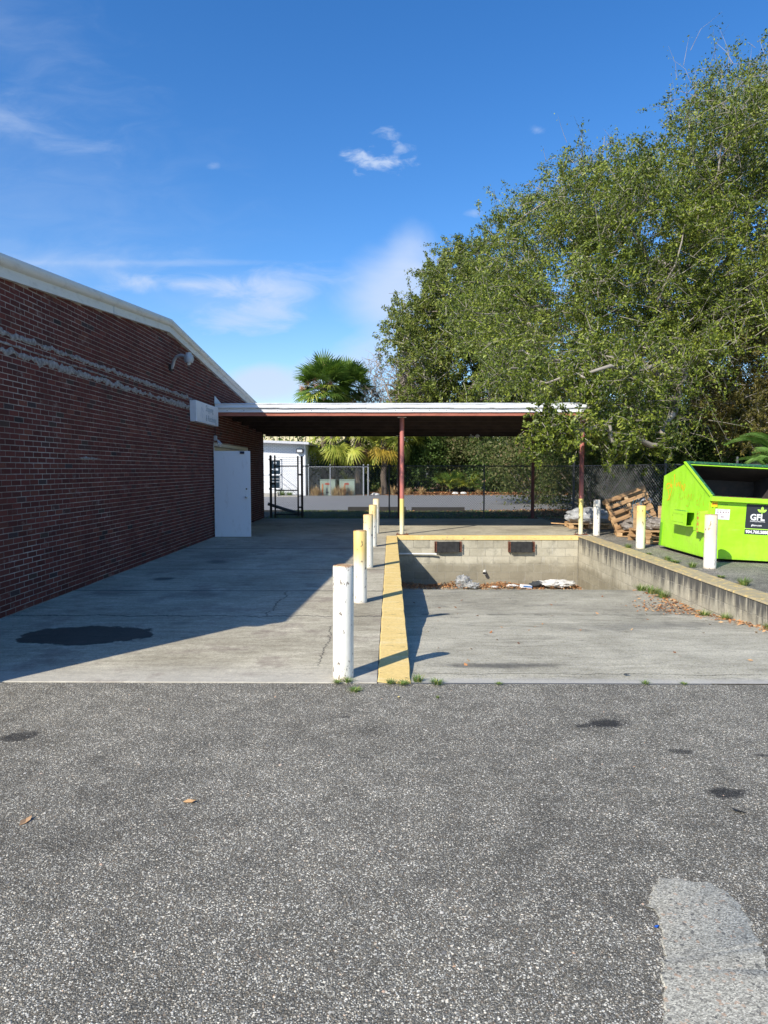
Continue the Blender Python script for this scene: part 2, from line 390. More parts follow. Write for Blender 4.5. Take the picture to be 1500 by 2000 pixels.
def f_block(dark):
    def f(g, p):
        wp = g.node('ShaderNodeNewGeometry').outputs['Position']; x, y, z = g.xyz(wp)
        oi = g.node('ShaderNodeObjectInfo').outputs['Random']
        fine = g.noise(wp, 60, 4, .7); n = g.noise(wp, 2.2, 6, .65, .4)
        streak = g.noise(g.scale(wp, (9, 9, .8)), 1., 5, .7)
        c = g.ramp(g.m('ADD', g.m('MULTIPLY', n, .78), g.m('MULTIPLY', oi, .22)), [(.2, (.27, .245, .185)), (.5, (.42, .385, .295)), (.8, (.55, .51, .40))])
        c = g.mix(g.m('MULTIPLY', g.ss(g.noise(wp, 3.3, 7, .72, .5), .52, .66), .40), c, (.18, .17, .14))
        c = g.mix(1., c, g.ramp(fine, [(.25, .75), (.5, 1.), (.75, 1.2)]), 'MULTIPLY')
        # black mould runs from the cap downwards, brown silt line at the foot
        mould = g.ss(g.m('ADD', g.m('MULTIPLY', streak, 1.1), g.m('MULTIPLY', z, dark[1])), dark[2], dark[2]+.28)
        c = g.mix(g.m('MULTIPLY', mould, dark[0]), c, (.055, .056, .058))
        silt = g.ss(g.m('ADD', z, g.m('MULTIPLY', n, .35)), -.42, -.62)
        c = g.mix(g.m('MULTIPLY', silt, .55), c, (.13, .11, .07))
        white = g.m('MULTIPLY', g.ss(g.noise(g.scale(wp, (14, 14, 1.2)), 1., 4, .7), .62, .72), .4)
        c = g.mix(white, c, (.5, .49, .46))
        return dict(col=c, rough=.9, nor=g.bump(fine, .6, .006), spec=.2)
    return f
M_BLOCK = mat('block_back', f_block((.5, .55, .46))); M_BLOCK_R = mat('block_side', f_block((.88, .9, .22)))
M_MORTAR_G = simple('grey_mortar', (.34, .315, .255), .95, var=.25, scale=14)
def f_yellow(top=True, wear=.5):
    def f(g, p):
        wp = g.node('ShaderNodeNewGeometry').outputs['Position']
        n = g.noise(g.scale(wp, (2, 5, 2)), 1.3, 7, .7, .6); fine = g.noise(wp, 40, 5, .75); sp = g.noise(wp, 9, 6, .75, .4)
        c = g.ramp(n, [(.3, (.70, .50, .17)), (.55, (.76, .56, .22)), (.7, (.78, .63, .33))])
        c = g.mix(1., c, g.ramp(fine, [(.3, .82), (.6, 1.06)]), 'MULTIPLY')
        worn = g.ss(g.m('ADD', g.m('MULTIPLY', sp, .7), g.m('MULTIPLY', fine, .35)), wear-.035, wear+.06)
        c = g.mix(g.m('MULTIPLY', worn, .8), c, (.30, .27, .20))
        dirt = g.ss(g.noise(g.scale(wp, (3, 9, 3)), 1.7, 6, .7, .5), .60, .68)
        c = g.mix(g.m('MULTIPLY', dirt, .75), c, (.12, .10, .06))
        rust = g.ss(g.noise(wp, 3.1, 6, .7), .66, .74); c = g.mix(g.m('MULTIPLY', rust, .5), c, (.42, .17, .05))
        return dict(col=c, rough=.75, nor=g.bump(g.m('ADD', fine, worn), .5, .004), spec=.3)
    return f
M_YELLOW = mat('worn_yellow_paint', f_yellow(wear=.665)); M_YELLOW_R = mat('very_worn_yellow_paint', f_yellow(wear=.47))
M_YELLOW_PALE = mat('pale_yellow_paint', f_yellow(wear=.62))

def f_brick(g, p):
    oi = g.node('ShaderNodeObjectInfo').outputs['Random']; isl = g.node('ShaderNodeNewGeometry').outputs['Random Per Island']
    r = g.m('FRACT', g.m('ADD', g.m('MULTIPLY', oi, 7.31), isl)); r2 = g.m('FRACT', g.m('MULTIPLY', r, 17.3))
    wp = g.node('ShaderNodeNewGeometry').outputs['Position']; fine = g.noise(wp, 70, 4, .7); n = g.noise(wp, .9, 5, .6)
    c = g.ramp(r, [(0, (.104, .027, .022)), (.25, (.086, .023, .019)), (.5, (.115, .031, .024)), (.72, (.094, .028, .023)), (.88, (.128, .040, .028)), (.95, (.060, .028, .025)), (.975, (.042, .026, .026)), (.985, (.07, .040, .032))], 'CONSTANT')
    c = g.mix(1., c, g.ramp(r2, [(0, .8), (1, 1.25)]), 'MULTIPLY')
    c = g.mix(1., c, g.ramp(fine, [(.25, .65), (.5, 1.), (.8, 1.4)]), 'MULTIPLY')
    blur = g.m('MULTIPLY', g.ss(g.noise(g.scale(wp, (4, 4, 7)), 1., 4, .7), .58, .72), .35)
    c = g.mix(blur, c, (.30, .22, .19))
    return dict(col=c, rough=.85, nor=g.bump(fine, .5, .004), spec=.25)
M_BRICK = mat('red_brick', f_brick)
def f_mortar(g, p):
    wp = g.node('ShaderNodeNewGeometry').outputs['Position']; n = g.noise(wp, 2.5, 5, .7)
    n2 = g.noise(wp, 1.1, 5, .6)
    c = g.ramp(n, [(.3, (.19, .15, .13)), (.55, (.36, .31, .275)), (.75, (.50, .45, .41))])
    c = g.mix(1., c, g.ramp(n2, [(.3, .6), (.6, 1.1)]), 'MULTIPLY')
    return dict(col=c, rough=.95, nor=g.bump(g.noise(wp, 90, 3), .4, .003))
M_MORTAR = mat('wall_mortar', f_mortar)
def f_smear(g, p):
    wp = g.node('ShaderNodeNewGeometry').outputs['Position']; n = g.noise(wp, 20, 5, .7)
    c = g.ramp(n, [(.3, (.10, .09, .085)), (.5, (.25, .235, .225)), (.7, (.42, .40, .39))])
    return dict(col=c, rough=.95, nor=g.bump(n, .7, .01))
M_SMEAR = mat('old_mortar', f_smear)

def f_white_metal(dirt=.3, col=(.78, .79, .80)):
    def f(g, p):
        wp = g.node('ShaderNodeNewGeometry').outputs['Position']
        n = g.noise(g.scale(wp, (3, 3, 9)), 1., 6, .7, .3); sp = g.noise(wp, 26, 4, .7)
        c = g.mix(g.m('MULTIPLY', g.ss(n, .48, .75), dirt), col, (.33, .31, .26))
        c = g.mix(g.m('MULTIPLY', g.ss(sp, .72, .78), .5), c, (.25, .13, .06))
        return dict(col=c, rough=.45, spec=.5, nor=g.bump(n, .15, .01))
    return f
M_WHITE = mat('white_trim', f_white_metal()); M_WHITE2 = mat('cream_trim', f_white_metal(.45, (.70, .69, .64)))
M_DOOR = mat('door_white', lambda g, p: dict(col=g.mix(g.m('MULTIPLY', g.ss(g.noise(g.scale(p, (6, 6, 2)), 1.2, 6, .7), .55, .75), .3), (.80, .81, .84), (.35, .31, .26)), rough=.4, nor=g.bump(g.noise(p, 2.5, 3), .1, .01)))
def f_bollard(y0, fade, ystr, chips=.5, ycol=(.80, .55, .12)):
    def f(g, p):
        x, y, z = g.xyz(p)
        n = g.noise(g.scale(p, (6, 6, 3)), 1., 6, .65); fine = g.noise(p, 60, 4, .7); vert = g.noise(g.scale(p, (30, 30, 3)), 1., 4, .6)
        c = g.mix(g.ss(n, .4, .7), (.82, .79, .70), (.72, .69, .59))
        yy = g.ss(g.m('ADD', z, g.m('MULTIPLY', g.m('SUBTRACT', n, .5), .25)), y0-fade, y0+fade)
        c = g.mix(g.m('MULTIPLY', yy, ystr), c, ycol)
        chip = g.ss(g.m('ADD', g.m('MULTIPLY', g.noise(g.scale(p, (1, 1, .55)), 23, 4, .6), .8), g.m('MULTIPLY', n, .25)), .642-.02*chips, .662)
        stain = g.ss(g.m('ADD', g.m('MULTIPLY', g.noise(g.scale(p, (1, 1, .25)), 12, 4, .6), .8), g.m('MULTIPLY', n, .2)), .58, .72)
        c = g.mix(g.m('MULTIPLY', stain, .28), c, (.50, .36, .18))
        c = g.mix(g.m('MULTIPLY', chip, .85), c, (.10, .07, .05))
        low = g.ss(g.m('ADD', z, g.m('MULTIPLY', fine, .06)), .07, .02); c = g.mix(g.m('MULTIPLY', low, .5), c, (.33, .20, .10))
        top = g.ss(g.m('ADD', z, g.m('MULTIPLY', fine, .02)), .905, .925); c = g.mix(g.m('MULTIPLY', top, .7), c, (.45, .24, .10))
        c = g.mix(1., c, g.ramp(vert, [(.3, .92), (.7, 1.05)]), 'MULTIPLY')
        return dict(col=c, rough=.5, nor=g.bump(g.m('SUBTRACT', g.m('ADD', g.m('MULTIPLY', vert, .5), fine), chip), .35, .003), spec=.4)
    return f
M_PCAP = mat('bollard_cap', lambda g, p: dict(col=g.mix(g.ss(g.noise(p, 20, 5, .7), .4, .6), (.52, .40, .22), (.35, .18, .08)), rough=.85, nor=g.bump(g.noise(p, 60, 3), .5, .004)))
def f_post(ytop):
    def f(g, p):
        x, y, z = g.xyz(p); n = g.noise(g.scale(p, (5, 5, 2)), 1.2, 6, .7); fine = g.noise(p, 40, 4, .7)
        red = g.ramp(n, [(.35, (.42, .13, .10)), (.55, (.50, .17, .14)), (.7, (.30, .10, .09))])
        worn = g.m('MULTIPLY', g.ss(g.m('ABSOLUTE', g.m('SUBTRACT', z, 1.75)), .7, .1), g.ss(n, .42, .56)); red = g.mix(worn, red, (.13, .045, .055))
        yel = g.mix(g.ss(z, .75, .1), (.74, .62, .20), (.72, .68, .48))
        yel = g.mix(g.m('MULTIPLY', g.ss(n, .6, .75), .4), yel, (.25, .2, .12))
        c = g.mix(g.ss(g.m('ADD', z, g.m('MULTIPLY', fine, .02)), ytop, ytop+.02), yel, red)
        return dict(col=c, rough=.55, nor=g.bump(fine, .3, .003))
    return f
M_POST = mat('painted_post', f_post(.93))
def f_dpost(g, p): return dict(col=g.mix(g.noise(p, 6), (.10, .035, .03), (.16, .05, .04)), rough=.7)
M_DPOST = mat('dark_red_post', f_dpost)
def f_rbeam(g, p):
    wp = g.node('ShaderNodeNewGeometry').outputs['Position']; n = g.noise(g.scale(wp, (2.5, 4, 9)), 1., 6, .7)
    c = g.ramp(n, [(.3, (.30, .095, .06)), (.55, (.42, .14, .09)), (.75, (.18, .07, .05))])
    return dict(col=c, rough=.7, nor=g.bump(n, .3, .006))
M_RBEAM = mat('red_oxide_beam', f_rbeam)
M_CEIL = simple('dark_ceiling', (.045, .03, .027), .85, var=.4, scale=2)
M_ROOFTOP = simple('white_roof', (.62, .62, .60), .6, var=.15, scale=1.5)
M_BLACK = simple('black_metal', (.02, .02, .022), .6); M_RUBBER = mat('rubber', lambda g, p: dict(col=g.ramp(g.noise(p, 9), [(.3, .012), (.7, .035)]), rough=.85, nor=g.bump(g.noise(p, 40), .4, .006)))
M_RUST = mat('rust', lambda g, p: dict(col=g.ramp(g.noise(p, 14, 5, .7), [(.3, (.07, .03, .02)), (.6, (.19, .07, .04)), (.75, (.28, .12, .06))]), rough=.9))
M_GALV = simple('galvanised', (.42, .44, .46), .45, metal=.6, var=.2, scale=20); M_GALV_D = simple('shaded_galvanised', (.10, .105, .11), .55, metal=.3, var=.25, scale=20)  # second galvanised is a darker copy, shade put into its grey
M_CHROME = simple('satin_steel', (.55, .55, .54), .3, metal=.9)
M_PVC = simple('white_pipe', (.70, .69, .64), .5, var=.1)
M_GREYMETAL = simple('grey_lamp_metal', (.42, .44, .46), .45, metal=.2, var=.1)
M_SIGN = mat('sign_face', lambda g, p: dict(col=g.mix(g.m('MULTIPLY', g.ss(g.noise(p, 3, 5, .7), .5, .75), .25), (.74, .76, .80), (.45, .45, .46)), rough=.35))
M_SIGNINK = simple('sign_ink', (.34, .40, .44), .5, var=.05); M_SIGNLOGO = simple('sign_logo', (.56, .61, .70), .5, var=.05)
M_GLASS_D = mat('dark_glass', lambda g, p: dict(col=(.02, .035, .05), rough=.06, spec=.8))
M_LAMPG = mat('lamp_glass', lambda g, p: dict(col=(.8, .82, .84), rough=.2, trans=.3))

# ================================================================== GROUND
def grid_sheet(name, x0, x1, y0, y1, nx, ny, zf, m_, kind='structure', amp=0.):
    mb = MB(); vs = []; fs = []
    for j in range(ny+1):
        for i in range(nx+1):
            x = x0+(x1-x0)*i/nx; y = y0+(y1-y0)*j/ny; z = zf(x, y)
            if amp: z += amp*mnoise.fractal(Vector((x*.7, y*.7, 0)), 1, 2, 4)
            vs.append((x, y, z))
    for j in range(ny):
        for i in range(nx):
            a = j*(nx+1)+i; fs.append((a, a+1, a+nx+2, a+nx+1))
    mb.add(vs, fs); o = mb.build(name, m_, fix=False, smooth='all'); o['kind'] = kind; return o
def f_earth(g, p):
    n = g.noise(p, .35, 6, .65); n2 = g.noise(p, 14, 4, .7)
    c = g.ramp(n, [(.3, (.05, .055, .025)), (.5, (.09, .08, .045)), (.7, (.14, .11, .07))]); c = g.mix(1., c, g.ramp(n2, [(.3, .6), (.7, 1.3)]), 'MULTIPLY')
    return dict(col=c, rough=.95, nor=g.bump(n2, .6, .03))
M_EARTH = mat('earth', f_earth)
def f_turf(g, p):
    n = g.noise(p, 1.6, 6, .7); n2 = g.noise(p, 40, 4, .7)
    c = g.ramp(n, [(.3, (.045, .045, .022)), (.5, (.07, .062, .035)), (.7, (.11, .085, .05))]); c = g.mix(1., c, g.ramp(n2, [(.3, .5), (.7, 1.4)]), 'MULTIPLY')
    return dict(col=c, rough=.95, nor=g.bump(n2, .8, .03))
M_TURF = mat('turf', f_turf)
def f_litter(g, p):
    n = g.noise(p, 1.3, 6, .7); v = g.vor(p, 14); cc = g.xyz(v.outputs['Color'])[0]
    c = g.ramp(cc, [(0, (.10, .045, .02)), (.4, (.22, .10, .045)), (.7, (.32, .17, .08)), (1, (.42, .30, .16))]); c = g.mix(g.ss(n, .45, .65), c, (.10, .09, .045))
    return dict(col=c, rough=.95, nor=g.bump(v.outputs['Distance'], .8, .03))
M_LITTER = mat('litter_ground', f_litter)
def f_graveled(g, p): pass
# terrain sheet with the dock pit left open
mb = MB()
xs = [-900, -60, 0.03, 4.95, 60, 900]; ys = [-900, 5.4, 17.3, 60, 900]
for i in range(5):
    for j in range(4):
        if i == 2 and j == 1: continue
        x0, x1, y0, y1 = xs[i], xs[i+1], ys[j], ys[j+1]
        mb.quad((x0, y0, -.26), (x1, y0, -.26), (x1, y1, -.26), (x0, y1, -.26))
tag(mb.build('ground', M_EARTH, fix=False), kind='structure')
grid_sheet('asphalt_lot', -40, 40, -30, 5.285, 80, 35, lambda x, y: -.008, M_ASPHALT)
def yz(x, y):
    t = max(0., min(1., (y-6.5)/2.)); return -.010 - max(0, min(x-6.0, 2.6))*.045*t
grid_sheet('asphalt_yard', 5.118, 45, 5.285, 24.2, 60, 30, yz, M_ASPHALT2)
grid_sheet('grass_strip', -60, 60, 23.32, 28.3, 120, 10, lambda x, y: -.03, M_TURF, amp=.02)
grid_sheet('road', -80, 80, 28.3, 45.6, 20, 6, lambda x, y: -.01, M_ROAD)
grid_sheet('verge', -80, 80, 45.6, 90, 80, 30, lambda x, y: .0+.0*(y-45.6), M_LITTER, amp=.06)
# concrete apron and raised dock deck
mb = MB(); mb.box(-4.40, 5.29, -.16, -.105, 17.2, 0); mb.box(-4.40, 17.2, -.16, .16, 23.3, 0)
sl = mb.build('concrete_apron', M_SLAB, bevel=.004); sl['kind'] = 'structure'
mb = MB(); mb.box(.16, 17.42, -.2, 5.16, 23.3, -.001)
sl = mb.build('dock_deck', M_SLAB, bevel=.004); sl['kind'] = 'structure'
# ramp down to the dock
prof = [(5.29, -.002), (6.2, -.075), (7.3, -.185), (8.5, -.30), (9.4, -.40), (10.12, -.478), (10.17, -.487), (11.2, -.492), (12.26, -.495), (12.34, -.525), (13.2, -.80), (14.4, -1.04), (15.4, -1.22), (16.4, -1.25), (17.2, -1.26)]
mb = MB(); vs = []; fs = []; nx = 24
pp = []
for a, b in zip(prof[:-1], prof[1:]):
    k = max(1, int((b[0]-a[0])/.25))
    for q in range(k): pp.append((a[0]+(b[0]-a[0])*q/k, a[1]+(b[1]-a[1])*q/k))
pp.append(prof[-1])
def rampz(y):
    for a, b in zip(prof[:-1], prof[1:]):
        if y <= b[0]: return a[1]+(b[1]-a[1])*(y-a[0])/(b[0]-a[0])
    return prof[-1][1]
for (y, z) in pp:
    for i in range(nx+1):
        x = .158+(4.752-.158)*i/nx
        vs.append((x, y, z+(.006*mnoise.fractal(Vector((x*1.3, y*1.3, 3)), 1, 2, 4) if y > 5.4 else 0)))
for j in range(len(pp)-1):
    for i in range(nx): a = j*(nx+1)+i; fs.append((a, a+1, a+nx+2, a+nx+1))
mb.add(vs, fs); tag(mb.build('dock_ramp', M_RAMP, fix=False, smooth=True), kind='structure')

# pale concrete patch set in the asphalt, bottom right
def f_patch(g, p):
    n = g.noise(p, 3, 6, .65); v = g.vor(p, 210); cc = g.xyz(v.outputs['Color'])[0]; v2 = g.vor(p, 90); c2 = g.xyz(v2.outputs['Color'])[0]
    c = g.ramp(cc, [(0, .15), (.3, .29), (.7, .42), (1, .62)]); c = g.mix(1., c, g.ramp(n, [(.3, (.90, .85, .69)), (.7, (1.2, 1.13, .92))]), 'MULTIPLY')
    c = g.mix(g.m('MULTIPLY', g.ss(c2, .05, .02), .7), c, (.05, .05, .05)); c = g.mix(g.m('MULTIPLY', g.ss(c2, .95, .98), .5), c, (.5, .3, .18))
    return dict(col=c, rough=.9, nor=g.bump(v.outputs['Distance'], .6, .004))
M_PATCH = mat('patch_concrete', f_patch, True)
outl = [(1.03, 2.60), (1.05, 2.66), (1.09, 2.70), (1.13, 2.735), (1.19, 2.74), (1.21, 2.715), (1.30, 2.70), (1.34, 2.66), (1.355, 2.58), (1.35, 2.48), (1.325, 2.36), (1.275, 2.19), (1.21, 1.97), (1.12, 1.65), (1.0, 1.25), (.62, 1.15), (.72, 1.55), (.82, 1.95), (.87, 2.08), (.90, 2.18), (.955, 2.28), (.985, 2.40), (1.015, 2.50), (.995, 2.56)]
mb = MB(); ring = []
for i in range(len(outl)):
    a, b = Vector(outl[i]), Vector(outl[(i+1) % len(outl)]); k = max(1, int((b-a).length/.008))
    for q in range(k):
        p_ = a+(b-a)*q/k; d = mnoise.fractal(Vector((p_.x*22, p_.y*22, 1)), .7, 2, 6)*.014; e = mnoise.fractal(Vector((p_.x*22, p_.y*22, 9)), .7, 2, 6)*.014
        ring.append((p_.x+d, p_.y+e))
cx, cy = 1.08, 1.9
vs = [(x, y, -.009) for x, y in ring] + [(cx+(x-cx)*.975, cy+(y-cy)*.975, -.0025) for x, y in ring]
n = len(ring); mb.add(vs, [(i, (i+1) % n, n+(i+1) % n, n+i) for i in range(n)] + [tuple(range(n, 2*n))])
tag(mb.build('concrete_patch', M_PATCH, smooth=True), kind='structure')

# loose chips of aggregate standing proud of the near asphalt
n = 5000
px = RNG.uniform(-2.6, 2.6, n); py = 1.5+3.75*RNG.random(n)**1.3; r = RNG.gamma(3, .0010, n)+.0012
oct_ = np.array([[1, 0, 0], [0, 1, 0], [-1, 0, 0], [0, -1, 0], [0, 0, 1]], float)
ang = RNG.uniform(0, 6.28, n); sx = RNG.uniform(.7, 1.3, n); 
V = np.zeros((n, 5, 3)); 
for k in range(5):
    x = oct_[k, 0]*sx; y = oct_[k, 1]/sx; V[:, k, 0] = px+r*(x*np.cos(ang)-y*np.sin(ang)); V[:, k, 1] = py+r*(x*np.sin(ang)+y*np.cos(ang)); V[:, k, 2] = -.008+r*oct_[k, 2]*.6
F = (np.array([[0, 1, 4], [1, 2, 4], [2, 3, 4], [3, 0, 4]])[None]+5*np.arange(n)[:, None, None]).reshape(-1, 3)
def f_chip(g, p):
    r = g.node('ShaderNodeNewGeometry').outputs['Random Per Island']
    return dict(col=g.ramp(r, [(0, (.12, .12, .12)), (.3, (.20, .19, .17)), (.7, (.34, .33, .29)), (.95, (.55, .52, .46)), (1, (.5, .3, .18))]), rough=.7)
tag(np_idx_mesh('loose_grit', V.reshape(-1, 3), F, mat('stone_chips', f_chip)), kind='stuff')

# ================================================================== DOCK WALLS
def unit_block(name, m_, L, H, T=.0055, ax='x', bev=.004):
    mb = MB()
    if ax == 'x': mb.box(-L/2, -T, -H/2, L/2, 0, H/2)
    else: mb.box(-T, -L/2, -H/2, 0, L/2, H/2)
    o = mb.build(name, m_, bevel=bev); me = o.data; bpy.data.objects.remove(o); return me
JT = .010
def piece(name, me, parent, loc, scale=None):
    o = bpy.data.objects.new(name, me); COL.objects.link(o); o.parent = parent
    o.location = Vector(loc)-ORG[parent.name]
    if scale: o.scale = scale
    return o
# back wall
bw = thing('dock_wall', 'grey concrete block wall at the back of the dock pit under two black bumpers', 'wall', (2.45, 17.2, -1.4))
mb = MB(); mb.box(.16, 17.206, -1.5, 4.75, 17.40, -.125); mb.build('mortar_core', M_MORTAR_G, bw)
mb = MB(); mb.box(.16, 17.185, -.105, 4.75, 17.42, .002); mb.build('yellow_cap', M_YELLOW_PALE, bw, bevel=.006)
mB = unit_block('concrete_block', M_BLOCK, .4064-JT, .2032-JT)
mBh = {}
def course_blocks(parent, me_full, x0, x1, z_top, off, ax, plane, zmin=lambda c: -9, m_=M_BLOCK):
    c = x0+off
    while c < x1-.02:
        a, b = max(c, x0), min(c+.4064, x1)
        L = b-a
        if L > .05 and z_top > zmin((a+b)/2)-.0:
            mid = (a+b)/2; jz = random.uniform(-.0015, .0015)
            if ax == 'x': loc = (mid, plane+random.uniform(-.002, .002), z_top-.1016+jz); sc = ((L-JT)/(.4064-JT), 1, 1)
            else: loc = (plane+random.uniform(-.002, .002), mid, z_top-.1016+jz); sc = (1, (L-JT)/(.4064-JT), 1)
            piece('concrete_block', me_full, parent, loc, sc)
        c += .4064
for r_ in range(6):
    course_blocks(bw, mB, .17, 4.745, -.108-.2032*r_, -.2032*(r_ % 2), 'x', 17.206)
# side walls
mBL = unit_block('concrete_block', M_BLOCK_R, .4064-JT, .2032-JT, ax='y')
rw = thing('retaining_wall', 'low grey block wall along the right side of the dock pit, stained dark', 'wall', (4.93, 5.3, -1.4))
mb = MB(); mb.box(4.7605, 5.3, -1.5, 5.12, 17.42, -.006); mb.build('mortar_core', M_MORTAR_G, rw)
mb = MB()
NY = 90; vs = []; 
for j in range(NY+1):
    y = 5.3+(17.182-5.3)*j/NY; e1 = .012*mnoise.fractal(Vector((0, y*2.2, 0)), 1, 2, 4); e2 = .02*mnoise.fractal(Vector((5, y*2.2, 0)), 1, 2, 4)
    vs += [(4.742+e1*.6, y, -.02), (4.755+e1*.5, y, .004), (5.10+e2, y, .004), (5.112+e2, y, -.02)]
fs = [(4*j+k, 4*j+k+1, 4*j+k+5, 4*j+k+4) for j in range(NY) for k in range(3)]
mb.add(vs, fs); mb.build('yellow_cap', M_YELLOW_R, rw, fix=False)
for r_ in range(7):
    zt = -.012-.2032*r_
    course_blocks(rw, mBL, 5.32, 17.195, zt, -.2032*(r_ % 2), 'y', 4.7605, zmin=lambda c: rampz(c)+.0)
lw = thing('dock_edge_wall', 'wall beneath the long yellow painted edge between the bollards and the dock pit', 'wall', (.03, 5.3, -1.4))
mb = MB(); mb.box(-.10, 5.3, -1.5, .1605, 17.195, -.006); mb.build('mortar_core', M_MORTAR_G, lw)
mb = MB(); NY = 110; vs = []
for j in range(NY+1):
    y = 5.295+(17.2-5.295)*j/NY; e1 = .008*mnoise.fractal(Vector((9, y*2.6, 0)), 1, 2, 4); e2 = .007*mnoise.fractal(Vector((15, y*3.2, 0)), 1, 2, 4)
    vs += [(-.102+e1, y, .0015), (-.09+e1, y, .006), (.158+e2, y, .005), (.166+e2, y, -.03)]
mb.add(vs, [(4*j+k, 4*j+k+1, 4*j+k+5, 4*j+k+4) for j in range(NY) for k in range(3)] + [(0, 1, 2, 3)])
mb.build('yellow_edge', M_YELLOW, lw, fix=False)
for r_ in range(7):
    course_blocks(lw, unit_block('concrete_block', M_BLOCK_R, .4064-JT, .2032-JT, ax='y') if r_ == 0 else bpy.data.meshes['concrete_block.002'] if 'concrete_block.002' in bpy.data.meshes else mBL,
                  5.32, 17.19, -.034-.2032*r_, -.2032*(r_ % 2), 'y', .165, zmin=lambda c: rampz(c))
# bumpers
def bumper(x0, x1, label):
    t = thing('dock_bumper', label, 'bumper', ((x0+x1)/2, 17.18, -.42), 'dock bumpers on the pit wall')
    w = x1-x0
    for s_, xx in ((1, x0), (-1, x1-.055)):
        mb = MB(); mb.box(xx, 17.10, -.40, xx+.008, 17.185, -.135); mb.box(xx, 17.165, -.40, xx+.055, 17.180, -.135)
        mb.box(xx+.03, 17.10, -.40, xx+.055, 17.112, -.135)
        mb.build('bracket', M_RUST, t)
    n = 14; mb = MB()
    for i in range(n):
        a = x0+.06+(w-.12)*i/n; dz = random.uniform(-.006, .006)
        mb.box(a, 17.075+random.uniform(0, .006), -.405+dz, a+(w-.12)/n-.003, 17.175, -.14+dz*.5)
    mb.build('rubber_pad', M_RUBBER, t)
    for xx in (x0+.04, x1-.04):
        for z in (-.2, -.28, -.36): mb = MB(); mb.tube([(xx, 17.10, z), (xx, 17.085, z)], .009, 6); mb.build('bolt', M_RUST, t)
    return t
bumper(1.11, 1.79, 'left of the two black rubber bumpers under the yellow dock edge')
bumper(2.97, 3.63, 'right of the two black rubber bumpers under the yellow dock edge')
t = thing('drain_pipe', 'short white plastic pipe end poking out of the pit wall above the litter', 'pipe', (2.40, 17.15, -.92))
mb = MB(); mb.tube([(2.39, 17.2, -.90), (2.36, 17.05, -.93)], .04, 14, caps=False); mb.tube([(2.39, 17.2, -.90), (2.361, 17.053, -.93)], .033, 14, caps=False); mb.build('pipe', M_PVC, t, smooth=True)
mb = MB(); mb.tube([(2.362, 17.058, -.929), (2.361, 17.055, -.93)], .031, 14); mb.build('dark_bore', M_BLACK, t)
mb = MB(); mb.tube([(.17, 17.12, -.445), (1.0, 17.12, -.45), (1.16, 17.10, -.455)], .022, 10)
tag(mb.build('wall_conduit', M_PVC, smooth=True), 'long thin white pipe running along the pit wall left of the bumpers', 'pipe')

# ================================================================== BRICK BUILDING
BX = -4.40; BY0 = 3.6; BY1 = 23.62; RY = 13.55
def wall_h(y): return 3.74+(.78)*(1-abs(y-RY)/(RY-BY0)) - .02   # underside of trim follows
bb = thing('brick_building', 'long dark red brick warehouse with a low white gabled roof edge', 'building', (BX, BY0, 0))
OY0, OY1, OZ = 16.95, 21.0, 2.34
WX = BX-.0028
def rz(y): return 3.50+.98*0+ (4.50-3.585)*(1-abs(y-RY)/(RY-BY0)) + .0
# wall height under the trim
def topz(y): return 3.44+.94*(1-abs(y-RY)/(RY-BY0))
mb = MB()
def wq(y0, y1, z0, z1a, z1b): mb.add([(WX, y0, z0), (WX, y1, z0), (WX, y1, z1b), (WX, y0, z1a)], [(0, 1, 2, 3)])
wq(BY0, OY0, -.2, topz(BY0), topz(OY0)) if False else None
pts = [BY0, RY, OY0, OY1, BY1]
wq(BY0, RY, -.2, topz(BY0)+.25, topz(RY)+.25); wq(RY, OY0, -.2, topz(RY)+.25, topz(OY0)+.25)
wq(OY0, OY1, OZ, topz(OY0)+.25, topz(OY1)+.25); wq(OY1, BY1, -.2, topz(OY1)+.25, topz(BY1)+.25)
# returns, end walls, far side and floor of the opening
mb.add([(WX, BY0, -.2), (-24, BY0, -.2), (-24, BY0, 3.6), (WX, BY0, topz(BY0)+.25)], [(0, 1, 2, 3)])
mb.add([(WX, BY1, -.2), (-24, BY1, -.2), (-24, BY1, 3.6), (WX, BY1, topz(BY1)+.25)], [(0, 1, 2, 3)])
mb.add([(-24, BY0, -.2), (-24, BY1, -.2), (-24, BY1, 3.6), (-24, BY0, 3.6)], [(0, 1, 2, 3)])
mb.build('wall', M_MORTAR, bb, fix=False)
mb = MB(); mb.box(BX-.32, OY0, 0, BX-.30, OY1, OZ); mb.build('door_recess', M_BLACK, bb)
mb = MB()
mb.box(BX-.30, OY0+.002, 0, BX+.004, OY0+.06, OZ-.002); mb.box(BX-.30, OY1-.06, 0, BX+.004, OY1-.002, OZ-.002); mb.box(BX-.30, OY0+.06, OZ-.07, BX+.004, OY1-.06, OZ-.002)
mb.build('door_frame', M_WHITE2, bb)
mb = MB()
for k in range(18): mb.box(BX-.27, OY0+1.0, .02+k*.125, BX-.24+.01*(k % 2), OY1-.07, .02+k*.125+.118)
mb.build('roller_shutter', M_WHITE2, bb)
